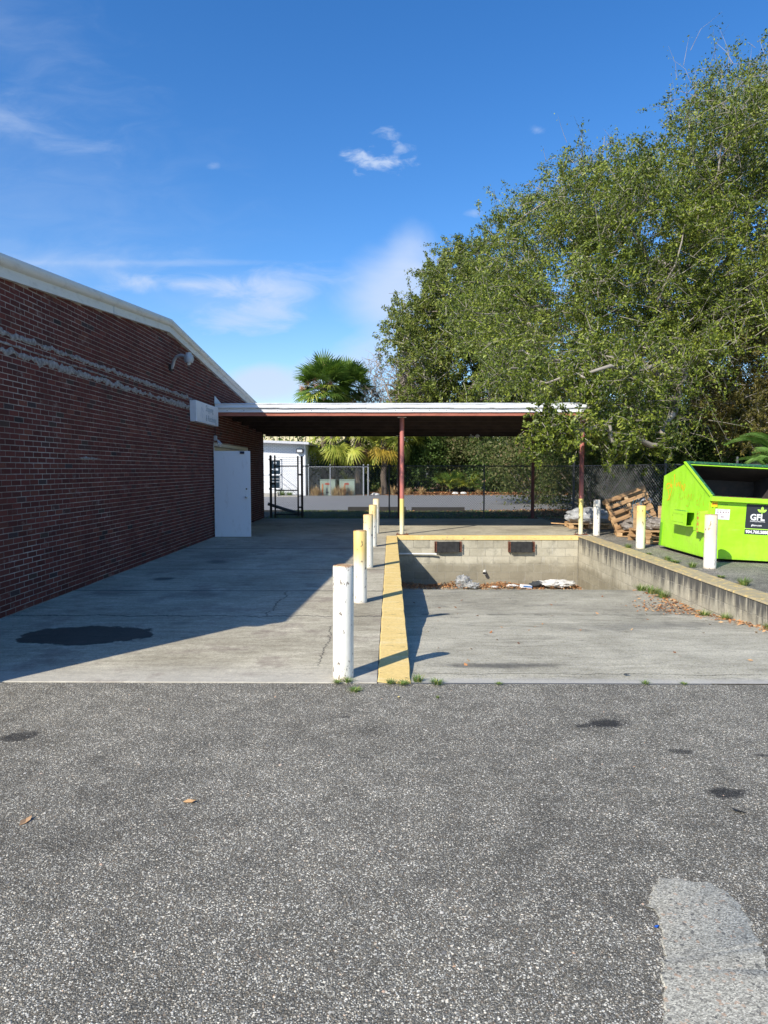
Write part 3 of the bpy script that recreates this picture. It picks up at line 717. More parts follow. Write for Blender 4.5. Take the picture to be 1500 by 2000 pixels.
# bricks: 0.2032 x 0.0677 module
CB, CH = .2032, .0677
cells = []
nrow = 70
for r_ in range(nrow):
    z0 = r_*CH; y = BY0 - (CB/2 if r_ % 2 else 0)
    while y < BY1-.01:
        a, b = max(y, BY0), min(y+CB, BY1)
        y += CB
        if b-a < .05: continue
        zt = z0+CH
        if zt > min(topz(a), topz(b))+.04: continue
        if zt > .0 and z0 < OZ and b > OY0 and a < OY1:
            if a < OY0 < b: b = OY0
            elif a < OY1 < b: a = OY1
            else: continue
            if b-a < .05: continue
        cells.append((a, b, z0))
def vis(c): return 7.85 < c[0] and c[2] > .02
order = sorted([c for c in cells if vis(c)], key=lambda c: c[0]+.12*abs(c[2]-1.7))[:300]
near = set(order)
mbk = MB(); mbk.box(-.008, -(CB-.012)/2, -(CH-.010)/2, 0, (CB-.012)/2, (CH-.010)/2)
o_ = mbk.build('brick', M_BRICK, bevel=.0025); me_brick = o_.data; bpy.data.objects.remove(o_)
for (a, b, z0) in order:
    piece('brick', me_brick, bb, (BX+random.uniform(-.0008, .0012), (a+b)/2, z0+CH/2+random.uniform(-.001, .001)), (1, (b-a-.014)/(CB-.014), 1))
mb = MB()
for c in cells:
    if c in near: continue
    a, b, z0 = c; xx = BX+random.uniform(-.0008, .0012); g5 = .005; j = random.uniform(-.001, .001)
    y0, y1, q0, q1 = a+.006, b-.006, z0+g5+j, z0+CH-g5+j
    mb.add([(xx, y0, q0), (xx, y1, q0), (xx, y1, q1), (xx, y0, q1), (WX, y0-.001, q0), (WX, y1, q0), (WX, y1, q1), (WX, y0-.001, q1)],
           [(0, 1, 2, 3), (0, 4, 5, 1), (1, 5, 6, 2), (2, 6, 7, 3), (3, 7, 4, 0)])
tag(mb.build('brickwork', M_BRICK, bb, fix=False), kind='stuff')
# two ragged lines of old mortar left by a removed canopy, and a small scar
def smear(z, y0, y1, h, thin, seed):
    n = int((y1-y0)/.03); vs = []; mb = MB(); x = BX+.003
    for i in range(n+1):
        y = y0+(y1-y0)*i/n; a = mnoise.fractal(Vector((seed, y*4.1, 0)), .6, 2, 6); b = mnoise.fractal(Vector((seed+7, y*5.3, 0)), .6, 2, 6); c = mnoise.noise(Vector((seed+3, y*.6, 0)))
        d = mnoise.noise(Vector((seed+13, y*14, 0)))
        up = max(-.002, h*(.55+.8*a+.5*c+.15*d)); dn = max(.001, h*(.55+.7*b+.4*c-.15*d))
        e = min(1, (y1-y)/.4, (y-y0)/.15); up *= e; dn *= e
        vs += [(x-.004, y, z-dn), (x+thin*random.uniform(.5, 1.2), y, z-dn*.6), (x+thin*random.uniform(.5, 1.2), y, z+up*.6), (x-.004, y, z+up)]
    mb.add(vs, [(4*i+k, 4*i+k+1, 4*i+k+5, 4*i+k+4) for i in range(n) for k in range(3)])
    mb.build('mortar_scar', M_SMEAR, bb, fix=False, smooth='all')
smear(3.235, 3.7, 15.4, .055, .008, 1.); smear(3.035, 3.7, 15.5, .070, .008, 4.); smear(3.12, 3.9, 11.0, .02, .005, 19.); smear(1.845, 9.6, 10.35, .03, .006, 9.)
# rake trim (two-step white metal), roof
def rake(ya, yb, name):
    za, zb = topz(ya), topz(yb)
    cs = [(0, -.005), (.055, -.005), (.055, .115), (.085, .125), (.11, .16), (.115, .215), (.10, .245), (.06, .255), (-.2, .255), (-.2, -.005)]
    mb = MB(); n = len(cs)
    vs = [(BX+u, ya, za+v) for u, v in cs] + [(BX+u, yb, zb+v) for u, v in cs]
    mb.add(vs, [(i, (i+1) % n, n+(i+1) % n, n+i) for i in range(n)] + [tuple(range(n))[::-1], tuple(range(n, 2*n))])
    return mb.build('rake_trim', M_WHITE2, bb, smooth=True)
sg = [BY0-.15, 10.15, 10.162, RY, 16.9, 16.91, 20.4, 20.41, BY1+.15]
rake(BY0-.15, 7.0, ''); rake(7.004, 10.82, ''); rake(10.826, RY, ''); rake(RY, 17.2, ''); rake(17.206, 20.7, ''); rake(20.706, BY1+.15, '')
mb = MB()
for (ya, yb) in ((BY0-.1, RY), (RY, BY1+.1)):
    mb.add([(BX-.19, ya, topz(ya)+.24), (BX-.19, yb, topz(yb)+.24), (-24.2, yb, topz(yb)+.24), (-24.2, ya, topz(ya)+.24)], [(0, 1, 2, 3)])
mb.build('roof', M_ROOFTOP, bb, fix=False)
mb = MB()
for y in (10.82,): mb.box(BX+.05, y-.01, topz(y)-.007, BX+.0575, y+.01, topz(y)+.12)
mb.build('trim_joint', M_GALV, bb)
# the white door leaf, standing open at right angles to the wall
dr = MB(); DY = 16.86; dr.box(BX+.035, DY-.045, .012, BX+.93, DY, 2.135); door = dr.build('door', M_DOOR, bb, bevel=.002)
ORG[door.name] = ORG[bb.name]
def sub(mb_, name, m_, par, **k):
    o = mb_.build(name, m_, None, **k); o.parent = par
    for v in o.data.vertices: v.co -= ORG[bb.name]
    return o
def fastkid(mb_, name, m_, par, org, **k):
    o = mb_.build(name, m_, None, **k); o.parent = par
    n = len(o.data.vertices); a = np.empty(n*3, np.float32); o.data.vertices.foreach_get('co', a); a = a.reshape(-1, 3)-np.array(org[:], np.float32)
    o.data.vertices.foreach_set('co', a.ravel()); o.data.update(); return o
mb = MB(); mb.tube([(BX+.835, DY-.045, 1.0), (BX+.835, DY-.075, 1.0), (BX+.835, DY-.085, 1.0), (BX+.835, DY-.11, 1.0), (BX+.835, DY-.118, 1.0)], [.032, .03, .014, .028, .015], 14); fastkid(mb, 'door_knob', M_CHROME, door, ORG[bb.name], smooth=True)
mb = MB(); mb.tube([(BX+.835, DY-.045, 1.20), (BX+.835, DY-.062, 1.20)], .019, 12); fastkid(mb, 'deadbolt', M_BLACK, door, ORG[bb.name])
mb = MB(); mb.box(BX+.685, DY-.075, 2.065, BX+.79, DY-.046, 2.125); fastkid(mb, 'closer_bracket', simple('navy_metal', (.015, .02, .05), .5), door, ORG[bb.name])
mb = MB()
for z in (.25, 1.1, 1.9): mb.tube([(BX+.02, DY-.02, z), (BX+.02, DY-.02, z+.1)], .012, 8)
fastkid(mb, 'hinge', M_GALV_D, door, ORG[bb.name])

# sign box
def text_mesh(name, body, size, m_, parent, M, ext=.002, align='LEFT', font=None, bold=0., spacing=1.):
    cu = bpy.data.curves.new(name, 'FONT'); cu.body = body; cu.size = size; cu.extrude = ext; cu.align_x = align; cu.offset = bold; cu.space_character = spacing
    cu.resolution_u = 3
    o = bpy.data.objects.new(name, cu); COL.objects.link(o)
    bpy.context.view_layer.update()
    me = bpy.data.meshes.new_from_object(o); bpy.data.objects.remove(o); bpy.data.curves.remove(cu)
    me.transform(M); me.materials.clear(); me.materials.append(m_)
    ob = bpy.data.objects.new(name, me); COL.objects.link(ob); ob.parent = parent; return ob
def frame_M(origin, xdir, zdir, parent=None):
    """text x along xdir, text y along zdir"""
    x = Vector(xdir).normalized(); z = Vector(zdir).normalized(); n = x.cross(z)
    M = Matrix((x, z, n)).transposed().to_4x4(); M.translation = Vector(origin)-(ORG[parent.name] if parent else Vector()); return M
sg = thing('wall_sign', 'white box sign with faded grey lettering on the brick wall beside the canopy', 'sign', (BX, 15.9, 2.74))
mb = MB(); mb.box(BX+.004, 14.96, 2.735, BX+.15, 16.86, 3.195); mb.build('sign_box', M_SIGN, sg, bevel=.008)
xd, zd = (0, 1, 0), (0, 0, 1)
text_mesh('lettering', 'Shipping', .20, M_SIGNINK, sg, frame_M((BX+.151, 15.72, 3.02), xd, zd, sg))
text_mesh('lettering', '& Receiving', .20, M_SIGNINK, sg, frame_M((BX+.151, 15.72, 2.80), xd, zd, sg))
mb = MB()
for (a, b) in (((15.30, 2.86), (15.37, 3.08)), ((15.37, 3.08), (15.52, 2.98)), ((15.42, 2.84), (15.46, 2.95))):
    v0 = Vector((0, a[0], a[1])); v1 = Vector((0, b[0], b[1])); d = (v1-v0).normalized(); w = Vector((0, -d.z, d.y))*.018
    mb.add([(BX+.1525, *(v0+w)[1:]), (BX+.1525, *(v1+w)[1:]), (BX+.1525, *(v1-w)[1:]), (BX+.1525, *(v0-w)[1:])], [(0, 1, 2, 3)])
mb.build('logo', M_SIGNLOGO, sg)
# gooseneck lamp
gl = thing('wall_lamp', 'grey gooseneck yard lamp bracketed high on the brick wall under the roof edge', 'lamp', (BX, 13.7, 3.7))
mb = MB(); arc = [(BX, 13.66, 3.70), (BX+.05, 13.66, 3.70), (BX+.075, 13.65, 3.76), (BX+.10, 13.63, 3.84), (BX+.16, 13.60, 3.91), (BX+.26, 13.55, 3.93), (BX+.38, 13.50, 3.89)]
mb.tube(arc, .03, 12); mb.build('arm', M_GREYMETAL, gl, smooth=True)
mb = MB(); mb.box(BX+.002, 13.60, 3.64, BX+.04, 13.72, 3.76); mb.build('wall_plate', M_BLACK, gl)
mb = MB(); hx, hy = BX+.44, 13.48
mb.tube([(hx, hy, 3.97), (hx, hy, 3.965), (hx, hy, 3.92), (hx, hy, 3.915), (hx, hy, 3.84), (hx, hy, 3.77)], [.03, .06, .06, .085, .10, .075], 16); mb.build('head', M_GREYMETAL, gl, smooth=True)
mb = MB(); mb.tube([(hx, hy, 3.775), (hx, hy, 3.735), (hx, hy, 3.72)], [.04, .036, .015], 14); mb.build('bulb_globe', M_LAMPG, gl, smooth=True)
# small flood lamp by the door with its conduit
fl = thing('flood_lamp', 'small bare flood lamp on a bracket above the open white door', 'lamp', (BX, 16.9, 2.4))
mb = MB(); mb.box(BX+.002, 16.95, 2.40, BX+.07, 17.05, 2.52); mb.build('junction_box', M_GREYMETAL, fl, bevel=.006)
mb = MB(); mb.tube([(BX+.035, 17.0, 3.1), (BX+.03, 16.99, 2.8), (BX+.035, 17.0, 2.52)], .009, 6); mb.build('conduit', M_BLACK, fl)
mb = MB(); mb.tube([(BX+.06, 17.0, 2.44), (BX+.10, 16.98, 2.40), (BX+.12, 16.97, 2.37)], .015, 8); mb.build('swivel', M_GREYMETAL, fl)
mb = MB(); mb.tube([(BX+.11, 16.97, 2.39), (BX+.13, 16.95, 2.36), (BX+.17, 16.90, 2.29)], [.03, .035, .06], 14); mb.build('bulb', M_LAMPG, fl, smooth=True)

# ================================================================== CANOPY
cn = thing('loading_canopy', 'flat white-edged canopy with a red beam on red and yellow posts over the dock', 'canopy', (0, 20.5, 0))
CX0, CX1, CY0, CY1 = BX+.02, 4.90, 17.10, 24.0
def cz(y): return 3.10+(2.88-3.10)*(y-CY0)/(CY1-CY0)
mb = MB(); mb.add([(CX0, CY0+.08, cz(CY0)+.19), (CX1, CY0+.08, cz(CY0)+.19), (CX1, CY1, cz(CY1)+.19), (CX0, CY1, cz(CY1)+.19),
                   (CX0, CY0+.08, cz(CY0)+.15), (CX1, CY0+.08, cz(CY0)+.15), (CX1, CY1, cz(CY1)+.15), (CX0, CY1, cz(CY1)+.15)],
                  [(0, 1, 2, 3), (4, 7, 6, 5), (0, 4, 5, 1), (1, 5, 6, 2), (2, 6, 7, 3), (3, 7, 4, 0)]); mb.build('roof_deck', [M_ROOFTOP], cn)
mb = MB()
for k in range(46):
    x = CX0+.05+k*(CX1-CX0-.1)/45
    mb.add([(x-.03, CY0+.3, cz(CY0+.3)+.148), (x+.03, CY0+.3, cz(CY0+.3)+.148), (x+.03, CY1, cz(CY1)+.148), (x-.03, CY1, cz(CY1)+.148), (x, CY0+.3, cz(CY0+.3)+.115), (x, CY1, cz(CY1)+.115)],
           [(0, 4, 5, 3), (4, 1, 2, 5), (0, 1, 4), (3, 5, 2)])
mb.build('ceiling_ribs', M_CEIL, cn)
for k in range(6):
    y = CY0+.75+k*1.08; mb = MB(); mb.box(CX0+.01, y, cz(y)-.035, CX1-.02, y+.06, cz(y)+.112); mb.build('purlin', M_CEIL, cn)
# gutter: rolled top lip, vertical face, lower flashing; slightly dented
def extr(profile, x0, x1, n, amp, name, m_, seed):
    mb = MB(); vs = []; k = len(profile)
    for i in range(n+1):
        x = x0+(x1-x0)*i/n
        for q, (y, z) in enumerate(profile):
            d = amp*mnoise.fractal(Vector((x*1.7+seed, q*.35, 0)), 1, 2, 4); e = amp*.6*mnoise.fractal(Vector((x*.6+seed, 3, 0)), 1, 2, 3)
            vs.append((x, y+d*.7, z+d*.4+e))
    mb.add(vs, [(k*i+q, k*i+(q+1) % k, k*(i+1)+(q+1) % k, k*(i+1)+q) for i in range(n) for q in range(k)] + [tuple(range(k))[::-1], tuple(range(k*n, k*n+k))])
    return mb.build(name, m_, cn, smooth=True)
extr([(17.10, 3.185), (17.045, 3.195), (17.03, 3.215), (17.03, 3.235), (17.045, 3.25), (17.05, 3.285), (17.035, 3.30), (17.03, 3.315), (17.06, 3.33), (17.18, 3.332), (17.18, 3.185)], CX0, -.62, 60, .010, 'gutter', M_WHITE, 0)
extr([(17.10, 3.185), (17.045, 3.195), (17.03, 3.215), (17.03, 3.235), (17.045, 3.25), (17.05, 3.285), (17.035, 3.30), (17.03, 3.315), (17.06, 3.33), (17.18, 3.332), (17.18, 3.185)], -.615, CX1-.04, 80, .010, 'gutter', M_WHITE, 5)
extr([(17.085, 3.105), (17.075, 3.105), (17.075, 3.186), (17.085, 3.186)], CX0, CX1, 120, .006, 'fascia_strip', M_WHITE, 9)
extr([(17.11, 3.018), (17.11, 3.15), (17.21, 3.15), (17.21, 3.018)], CX0, CX1-.05, 40, .003, 'beam', M_RBEAM, 13)
mb = MB(); mb.box(CX1-.045, 17.10, 3.018, CX1+.01, CY1, 3.15, Matrix.Translation((0, 0, 0))); mb.build('side_beam', M_RBEAM, cn)
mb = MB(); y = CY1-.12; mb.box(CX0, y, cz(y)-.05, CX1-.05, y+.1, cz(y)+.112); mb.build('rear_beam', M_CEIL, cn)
mb = MB()
for k in range(22):
    x = CX0+.3+k*.42; mb.tube([(x, 17.074, 3.145+random.uniform(-.005, .005)), (x, 17.066, 3.145)], .009, 6)
mb.build('screws', M_BLACK, cn)
mb = MB(); mb.add([(BX+.03, 17.02, 3.33), (BX+.03, 17.9, 3.33), (BX+.03, 17.05, 3.50), (BX+.012, 17.02, 3.33), (BX+.012, 17.9, 3.33), (BX+.012, 17.05, 3.50)], [(0, 1, 2), (3, 5, 4), (0, 3, 4, 1), (1, 4, 5, 2), (2, 5, 3, 0)]); mb.build('wall_flashing', M_WHITE, cn)
def post(x, y, top, m_, label=None):
    mb = MB(); mb.tube([(x, y, .012), (x, y, top-.012)], .057, 20, caps=True)
    o = mb.build('post', m_, None, smooth=True); o.parent = cn
    for v in o.data.vertices: v.co -= Vector((x, y, 0))
    o.location = Vector((x, y, 0))-ORG[cn.name]
    if label: o['label'] = label
    mb = MB(); mb.box(-.15, -.13, .002, .17, .13, .014); b = mb.build('base_plate', M_RUST, None, bevel=.003); b.parent = o
    mb = MB()
    for sx in (-.11, .13):
        for sy in (-.09, .09): mb.tube([(sx, sy, .014), (sx, sy, .045)], .01, 6)
    b = mb.build('anchor_bolt', M_RUST, None); b.parent = o
    mb = MB(); mb.box(-.11, -.07, top-.012, .11, .07, top); b = mb.build('top_plate', M_WHITE, None); b.parent = o
    return o
post(.29, 17.55, 3.018, M_POST); post(4.90, 17.55, 3.018, M_POST)
post(.30, 23.45, 2.84, M_DPOST); post(4.88, 23.45, 2.84, M_DPOST)
# ceiling fixture
cl = thing('canopy_light', 'round white lamp with twin spots under the back of the canopy', 'lamp', (2.85, 23.0, 2.8))
mb = MB(); mb.tube([(2.9, 22.9, 2.86), (2.9, 22.9, 2.80), (2.9, 22.88, 2.765)], [.03, .08, .05], 16); mb.build('globe', M_LAMPG, cl, smooth=True)
mb = MB(); mb.tube([(2.68, 22.9, 2.86), (2.68, 22.9, 2.8), (2.62, 22.85, 2.76)], .02, 8); mb.tube([(2.70, 22.9, 2.8), (2.76, 22.84, 2.76)], .03, 8); mb.build('spot', M_GREYMETAL, cl)

# ================================================================== BOLLARDS
def bollard_mesh(m_, label, group, loc, dia=.168):
    t = thing('bollard', label, 'bollard', (loc[0], loc[1], 0), group); r = dia/2
    mb = MB(); mb.tube([(0, 0, -.02), (0, 0, .3), (0, 0, .6), (0, 0, .905), (0, 0, .915)], [r, r, r, r, r-.006], 36, caps=False); mb.build('pipe', m_, t, smooth=True, local=True)
    mb = MB(); mb.tube([(0, 0, .90), (0, 0, .906), (0, 0, .914), (0, 0, .918)], [r-.007, r-.009, r-.03, r-.06], 30); mb.build('cap', M_PCAP, t, smooth='all', local=True)
    t.rotation_euler = (random.uniform(-.006, .006), random.uniform(-.006, .006), random.uniform(0, 6))
    return t
G1 = 'bollards along the yellow dock edge'
bm_ = [mat('bollard_paint_%d' % i, f_bollard(*a)) for i, a in enumerate([(2., .1, 0, 1.), (.52, .18, .85, .4), (.68, .22, .7, .4), (.64, .16, .75, .2), (.76, .18, .55, .2), (.45, .5, .75, .4, (.82, .62, .34)), (.52, .28, .85, .4), (.93, .04, .45, .2)])]
for i, (y, lb) in enumerate([(5.43, 'nearest white bollard at the asphalt edge, chipped paint and rusty rim, no yellow'), (8.55, 'second bollard from the camera, top half yellow fading to white'), (11.62, 'third bollard in the row beside the yellow dock edge, pale yellow top'),
                             (14.8, 'fourth bollard in the row, yellow band at its top, just behind the third'), (17.85, 'farthest bollard of the row, nearest the red canopy post, faint yellow top')]):
    bollard_mesh(bm_[i], lb, G1, (-.384, y))
G2 = 'bollards in front of the dumpster and pallets'
bollard_mesh(bm_[5], 'white bollard with peach tinted top right in front of the green dumpster', G2, (5.47, 11.65), .205)
bollard_mesh(bm_[6], 'white bollard with bright yellow top just left of the green dumpster', G2, (5.36, 14.6), .185)
bollard_mesh(bm_[7], 'plain white bollard between the right canopy post and the leaning pallets', G2, (5.28, 17.45), .17)

# ================================================================== FENCES
def mesh_wires(A, B, z0, h, s, r, name, m_, parent):
    """chain link drawn as two crossing sets of thin diagonal wires, cut to the panel"""
    A = Vector(A); B = Vector(B); L = (B-A).length; d = (B-A)/L; mb = MB(); n = Vector((-d.y, d.x, 0))
    for sgn in (1, -1):
        k = -h
        while k < L:
            u0, u1 = max(0, k), min(L, k+h)
            if u1-u0 > .01:
                za, zb = (u0-k), (u1-k)
                if sgn < 0: za, zb = h-za, h-zb
                off = n*(r*.8*sgn)
                mb.tube([A+d*u0+off+Vector((0, 0, z0+za)), A+d*u1+off+Vector((0, 0, z0+zb))], r, 3, caps=False)
            k += s
    o = mb.build(name, m_, parent, fix=False); o['kind'] = 'stuff'; return o
def pole(mb, x, y, z0, z1, r, n=10): mb.tube([(x, y, z0), (x, y, z1-.02), (x, y, z1)], [r, r, r*.4], n)
FY = 23.95
M_WIREL = simple('pale_wire', (.30, .31, .32), .5, metal=.1, var=.2)
M_WIRE = simple('weathered_wire', (.20, .205, .21), .6, metal=.2, var=.2)
nf = thing('chain_link_fence', 'shaded chain link fence right behind the canopy between deck and road', 'fence', (1.6, FY, 0))
X4 = [-3.12, -.05, 3.28, 6.42]
for i, x in enumerate(X4):
    mb = MB(); pole(mb, x, FY, -.1, 2.16 if i == 0 else (1.86 if i < 3 else 2.0), .042 if i in (0, 3) else .026); mb.build('post', M_GALV_D if i else M_BLACK, nf, smooth=True)
mb = MB(); mb.tube([(-3.12, FY, 1.80), (6.42, FY, 1.80)], .020, 8); mb.build('top_rail', M_GALV_D, nf)
for a, b in zip(X4[:-1], X4[1:]): mesh_wires((a, FY, 0), (b, FY, 0), .03, 1.77, .085, .0029, 'wire_mesh', M_WIRE, nf)
mb = MB(); mb.tube([(6.42, FY, 2.0), (6.30, FY-.1, 2.12), (6.18, FY-.2, 2.24)], .012, 6); mb.build('barb_arm', M_GALV_D, nf)
CP = [(6.42, FY), (7.05, 21.9), (8.02, 20.0)]
rf = thing('side_fence', 'chain link fence in shade behind the leaning pallets and bollards', 'fence', (7.2, 22, 0))
for i, (x, y) in enumerate([(8.02, 20.0), (9.9, 19.6), (12.4, 19.4)]):
    mb = MB(); pole(mb, x, y, -.1, 2.05, .034); mb.build('post', M_GALV_D, rf, smooth=True)
mb = MB(); mb.tube([(6.42, FY, 1.80), (8.02, 20.0, 1.82), (12.4, 19.4, 1.82)], .020, 8); mb.build('top_rail', M_GALV_D, rf)
mesh_wires((6.46, FY-.1, 0), (8.02, 20.0, 0), -.02, 1.82, .11, .004, 'wire_mesh', M_WIREL, rf)
mesh_wires((8.02, 20.0, 0), (12.4, 19.4, 0), -.06, 1.86, .11, .004, 'wire_mesh', M_WIREL, rf)
gt = thing('gate', 'narrow black chain link gate topped with wire strands beside the brick corner', 'gate', (-3.7, FY, 0))
for x in (-4.22, -4.07): 
    mb = MB(); pole(mb, x, FY if x < -4.1 else FY, -.1, 2.18, .045 if x < -4.1 else .03); mb.build('post', M_BLACK, gt, smooth=True)
mb = MB(); pole(mb, -3.26, FY, .05, 2.16, .03); mb.build('post', M_BLACK, gt, smooth=True)
for z in (1.80, .95, .10):
    mb = MB(); mb.tube([(-4.07, FY, z), (-3.26, FY, z)], .022, 8); mb.build('rail', M_BLACK, gt)
mesh_wires((-4.07, FY, 0), (-3.26, FY, 0), .1, 1.7, .085, .0029, 'wire_mesh', M_WIRE, gt)
for z in (1.9, 1.97, 2.04, 2.11):
    mb = MB(); mb.tube([(-4.22, FY, z), (-3.7, FY, z-.01), (-3.12, FY, z)], .004, 4)
    for k in range(9): x = -4.15+k*.12; mb.tube([(x-.012, FY, z-.015), (x+.012, FY, z+.015)], .003, 3)
    mb.build('wire_strand', M_GALV_D, gt)
mb = MB()
for x, zs in ((-4.17, (1.18,)), (-3.19, (.35, 1.5))):
    for z in zs: mb.box(x-.09, FY-.04, z-.03, x+.09, FY+.04, z+.03)
mb.build('latch', M_BLACK, gt)
mb = MB(); mb.tube([(-4.45, 24.6, .44), (-3.9, 24.8, .24), (-3.3, 25.2, .03)], .06, 10)
tag(mb.build('leaning_pipe', M_GALV_D, smooth=True), 'dark round pipe lying slanted against the brick corner behind the gate', 'pipe')
FF = 43.95
ff = thing('far_fence', 'silver chain link fence across the road before the green utility boxes', 'fence', (-3.5, FF, 0))
for x in (-5.3, -3.9, -1.75, -1.45):
    mb = MB(); pole(mb, x, FF, -.1, 2.02, .05 if x > -2 else .032); mb.build('post', M_GALV, ff, smooth=True)
mb = MB(); mb.tube([(-5.3, FF, 1.85), (-1.45, FF, 1.85)], .02, 6); mb.build('top_rail', M_GALV, ff)
mesh_wires((-5.3, FF, 0), (-1.75, FF, 0), .02, 1.83, .13, .0045, 'wire_mesh', M_GALV, ff)
# wheel stops behind the fence
wst = None
for i, (xa, xb, y, lb) in enumerate([(-1.75, .62, 27.9, 'dark timber wheel stop lying on the strip behind the left bay of the fence'), (.85, 3.0, 27.7, 'dark timber wheel stop on the strip right of the canopy post')]):
    mb = MB(); mb.prism([(y-.09, -.02), (y+.09, -.02), (y+.07, .15), (y-.07, .15)], xa, xb, 'X')
    tag(mb.build('wheel_stop', simple('shaded_timber', (.03, .028, .026), .85), bevel=.01), lb, 'wheel stop', 'wheel stops behind the fence')  # near-black base colour holds the shadow the timbers lie in

# ================================================================== FAR BUILDINGS
def f_wbrick(g, p):
    wp = g.node('ShaderNodeNewGeometry').outputs['Position']; x, y, z = g.xyz(wp)
    br = g.node('ShaderNodeTexBrick'); g.put(br.inputs['Vector'], g.cxyz(g.m('ADD', x, y), z, 0)); br.inputs['Scale'].default_value = 1.
    br.inputs['Brick Width'].default_value = .25; br.inputs['Row Height'].default_value = .09; br.inputs['Mortar Size'].default_value = .010
    br.inputs['Color1'].default_value = (.82, .83, .84, 1); br.inputs['Color2'].default_value = (.74, .76, .78, 1); br.inputs['Mortar'].default_value = (.42, .43, .45, 1)
    return dict(col=br.outputs[0], rough=.7, nor=g.bump(br.outputs[1], .5, -.01))
wb = thing('white_building', 'low white painted brick building across the road with a grey metal eave', 'building', (-12, 45.8, 0))
mb = MB(); mb.box(-22, 44.0, -.1, -5.47, 56, 3.30)
mb.build('wall', mat('white_painted_brick', f_wbrick), wb)
mb = MB(); mb.add([(-22, 43.3, 3.95), (-5.2, 43.3, 3.27), (-5.2, 56, 3.27), (-22, 56, 3.95), (-22, 43.3, 4.12), (-5.2, 43.3, 3.42), (-5.2, 56, 3.42), (-22, 56, 4.12)], [(0, 1, 2, 3), (4, 5, 6, 7), (0, 1, 5, 4), (1, 2, 6, 5), (2, 3, 7, 6), (3, 0, 4, 7)])
mb.build('eave', simple('eave_metal', (.50, .50, .52), .5), wb)
mb = MB(); mb.add([(-22, 44.0, 3.3), (-5.47, 44.0, 3.3), (-22, 44.0, 3.97)], [(0, 1, 2)]); mb.build('gable', bpy.data.materials['white_painted_brick'], wb, fix=False)
fr = MB(); x0, x1, z0, z1 = -7.88, -7.05, .40, 2.36
for (a, b, c, d) in ((x0, z0, x0+.07, z1), (x1-.07, z0, x1, z1), (x0, z1-.08, x1, z1), (x0, z0, x1, z0+.08), (x0, 1.28, x1, 1.38)): fr.box(a, 43.93, b, c, 43.996, d)
fo = fr.build('window', M_WHITE, wb)
for (a, b) in ((z0+.08, 1.28), (1.38, z1-.08)):
    mb = MB(); mb.box(x0+.07, 43.975, a, x1-.07, 43.985, b); fastkid(mb, 'pane', M_GLASS_D, fo, ORG[wb.name])
mb = MB()
for z in (1.06,): mb.box(x0+.07, 43.955, z, x1-.07, 43.97, z+.02)
mb.box(x0+.41, 43.955, z0+.08, x0+.43, 43.97, 1.28); fastkid(mb, 'muntin', M_WHITE, fo, ORG[wb.name])
mb = MB(); mb.tube([(x0+.42, 43.96, 2.1), (x0+.42, 43.955, 2.1)], .10, 14); mb.box(x0+.18, 43.952, 1.66, x0+.3, 43.96, 1.72); mb.box(x0+.34, 43.952, 1.62, x0+.62, 43.96, 1.75); fastkid(mb, 'decal', simple('decal_white', (.6, .65, .7), .5), fo, ORG[wb.name])
mb = MB(); mb.box(-6.05, 43.72, 2.76, -5.62, 43.99, 3.0); lo = mb.build('wall_pack_light', M_BLACK, wb, bevel=.01)
mb = MB(); mb.box(-6.0, 43.70, 2.79, -5.67, 43.722, 2.96); fastkid(mb, 'lens', M_LAMPG, lo, ORG[wb.name])
mb = MB(); mb.tube([(-5.52, 43.93, 0), (-5.52, 43.93, 3.25)], .045, 8); mb.build('downspout', M_WHITE, wb)
hr = thing('handrail', 'thin grey two-bar handrail sloping down in front of the white building', 'handrail', (-7, 42.6, 0))
for z in (0, -.42):
    mb = MB(); mb.tube([(-10.5, 42.6, 1.32+z), (-6.95, 42.6, 1.32+z), (-6.85, 42.6, 1.30+z), (-5.85, 42.6, .50+z*.9)], .022, 6); mb.build('rail', M_GALV, hr)
for x, z in ((-9.6, 1.32), (-8.2, 1.32), (-6.95, 1.32), (-5.85, .5)):
    mb = MB(); mb.tube([(x, 42.6, -.02), (x, 42.6, z)], .022, 6); mb.build('post', M_GALV, hr)
mb = MB(); mb.box(-12, 42.2, -.05, -7.0, 43.99, .16); mb.box(-7.0, 42.2, -.05, -5.7, 43.99, .05)
tag(mb.build('pavement', simple('pale_concrete', (.36, .34, .30), .9)), kind='structure')
cb = thing('metal_warehouse', 'cream ribbed metal warehouse rising behind the low white building', 'building', (-20, 70, 0))
mb = MB(); mb.box(-60, 60.3, -.1, -1.5, 90, 6.55); mb.build('wall', simple('cream_metal', (.62, .55, .34), .6, var=.05), cb)
mb = MB(); x = -40
while x < -1.6: mb.box(x, 60.24, 0, x+.07, 60.31, 6.5); x += .36
mb.build('ribs', simple('cream_metal_rib', (.70, .63, .42), .6, var=.05), cb)
mb = MB(); mb.box(-60.2, 60.1, 6.55, -1.3, 90.2, 6.62); mb.build('roof', M_ROOFTOP, cb)
M_UTIL = simple('utility_green', (.33, .42, .35), .55, var=.1)
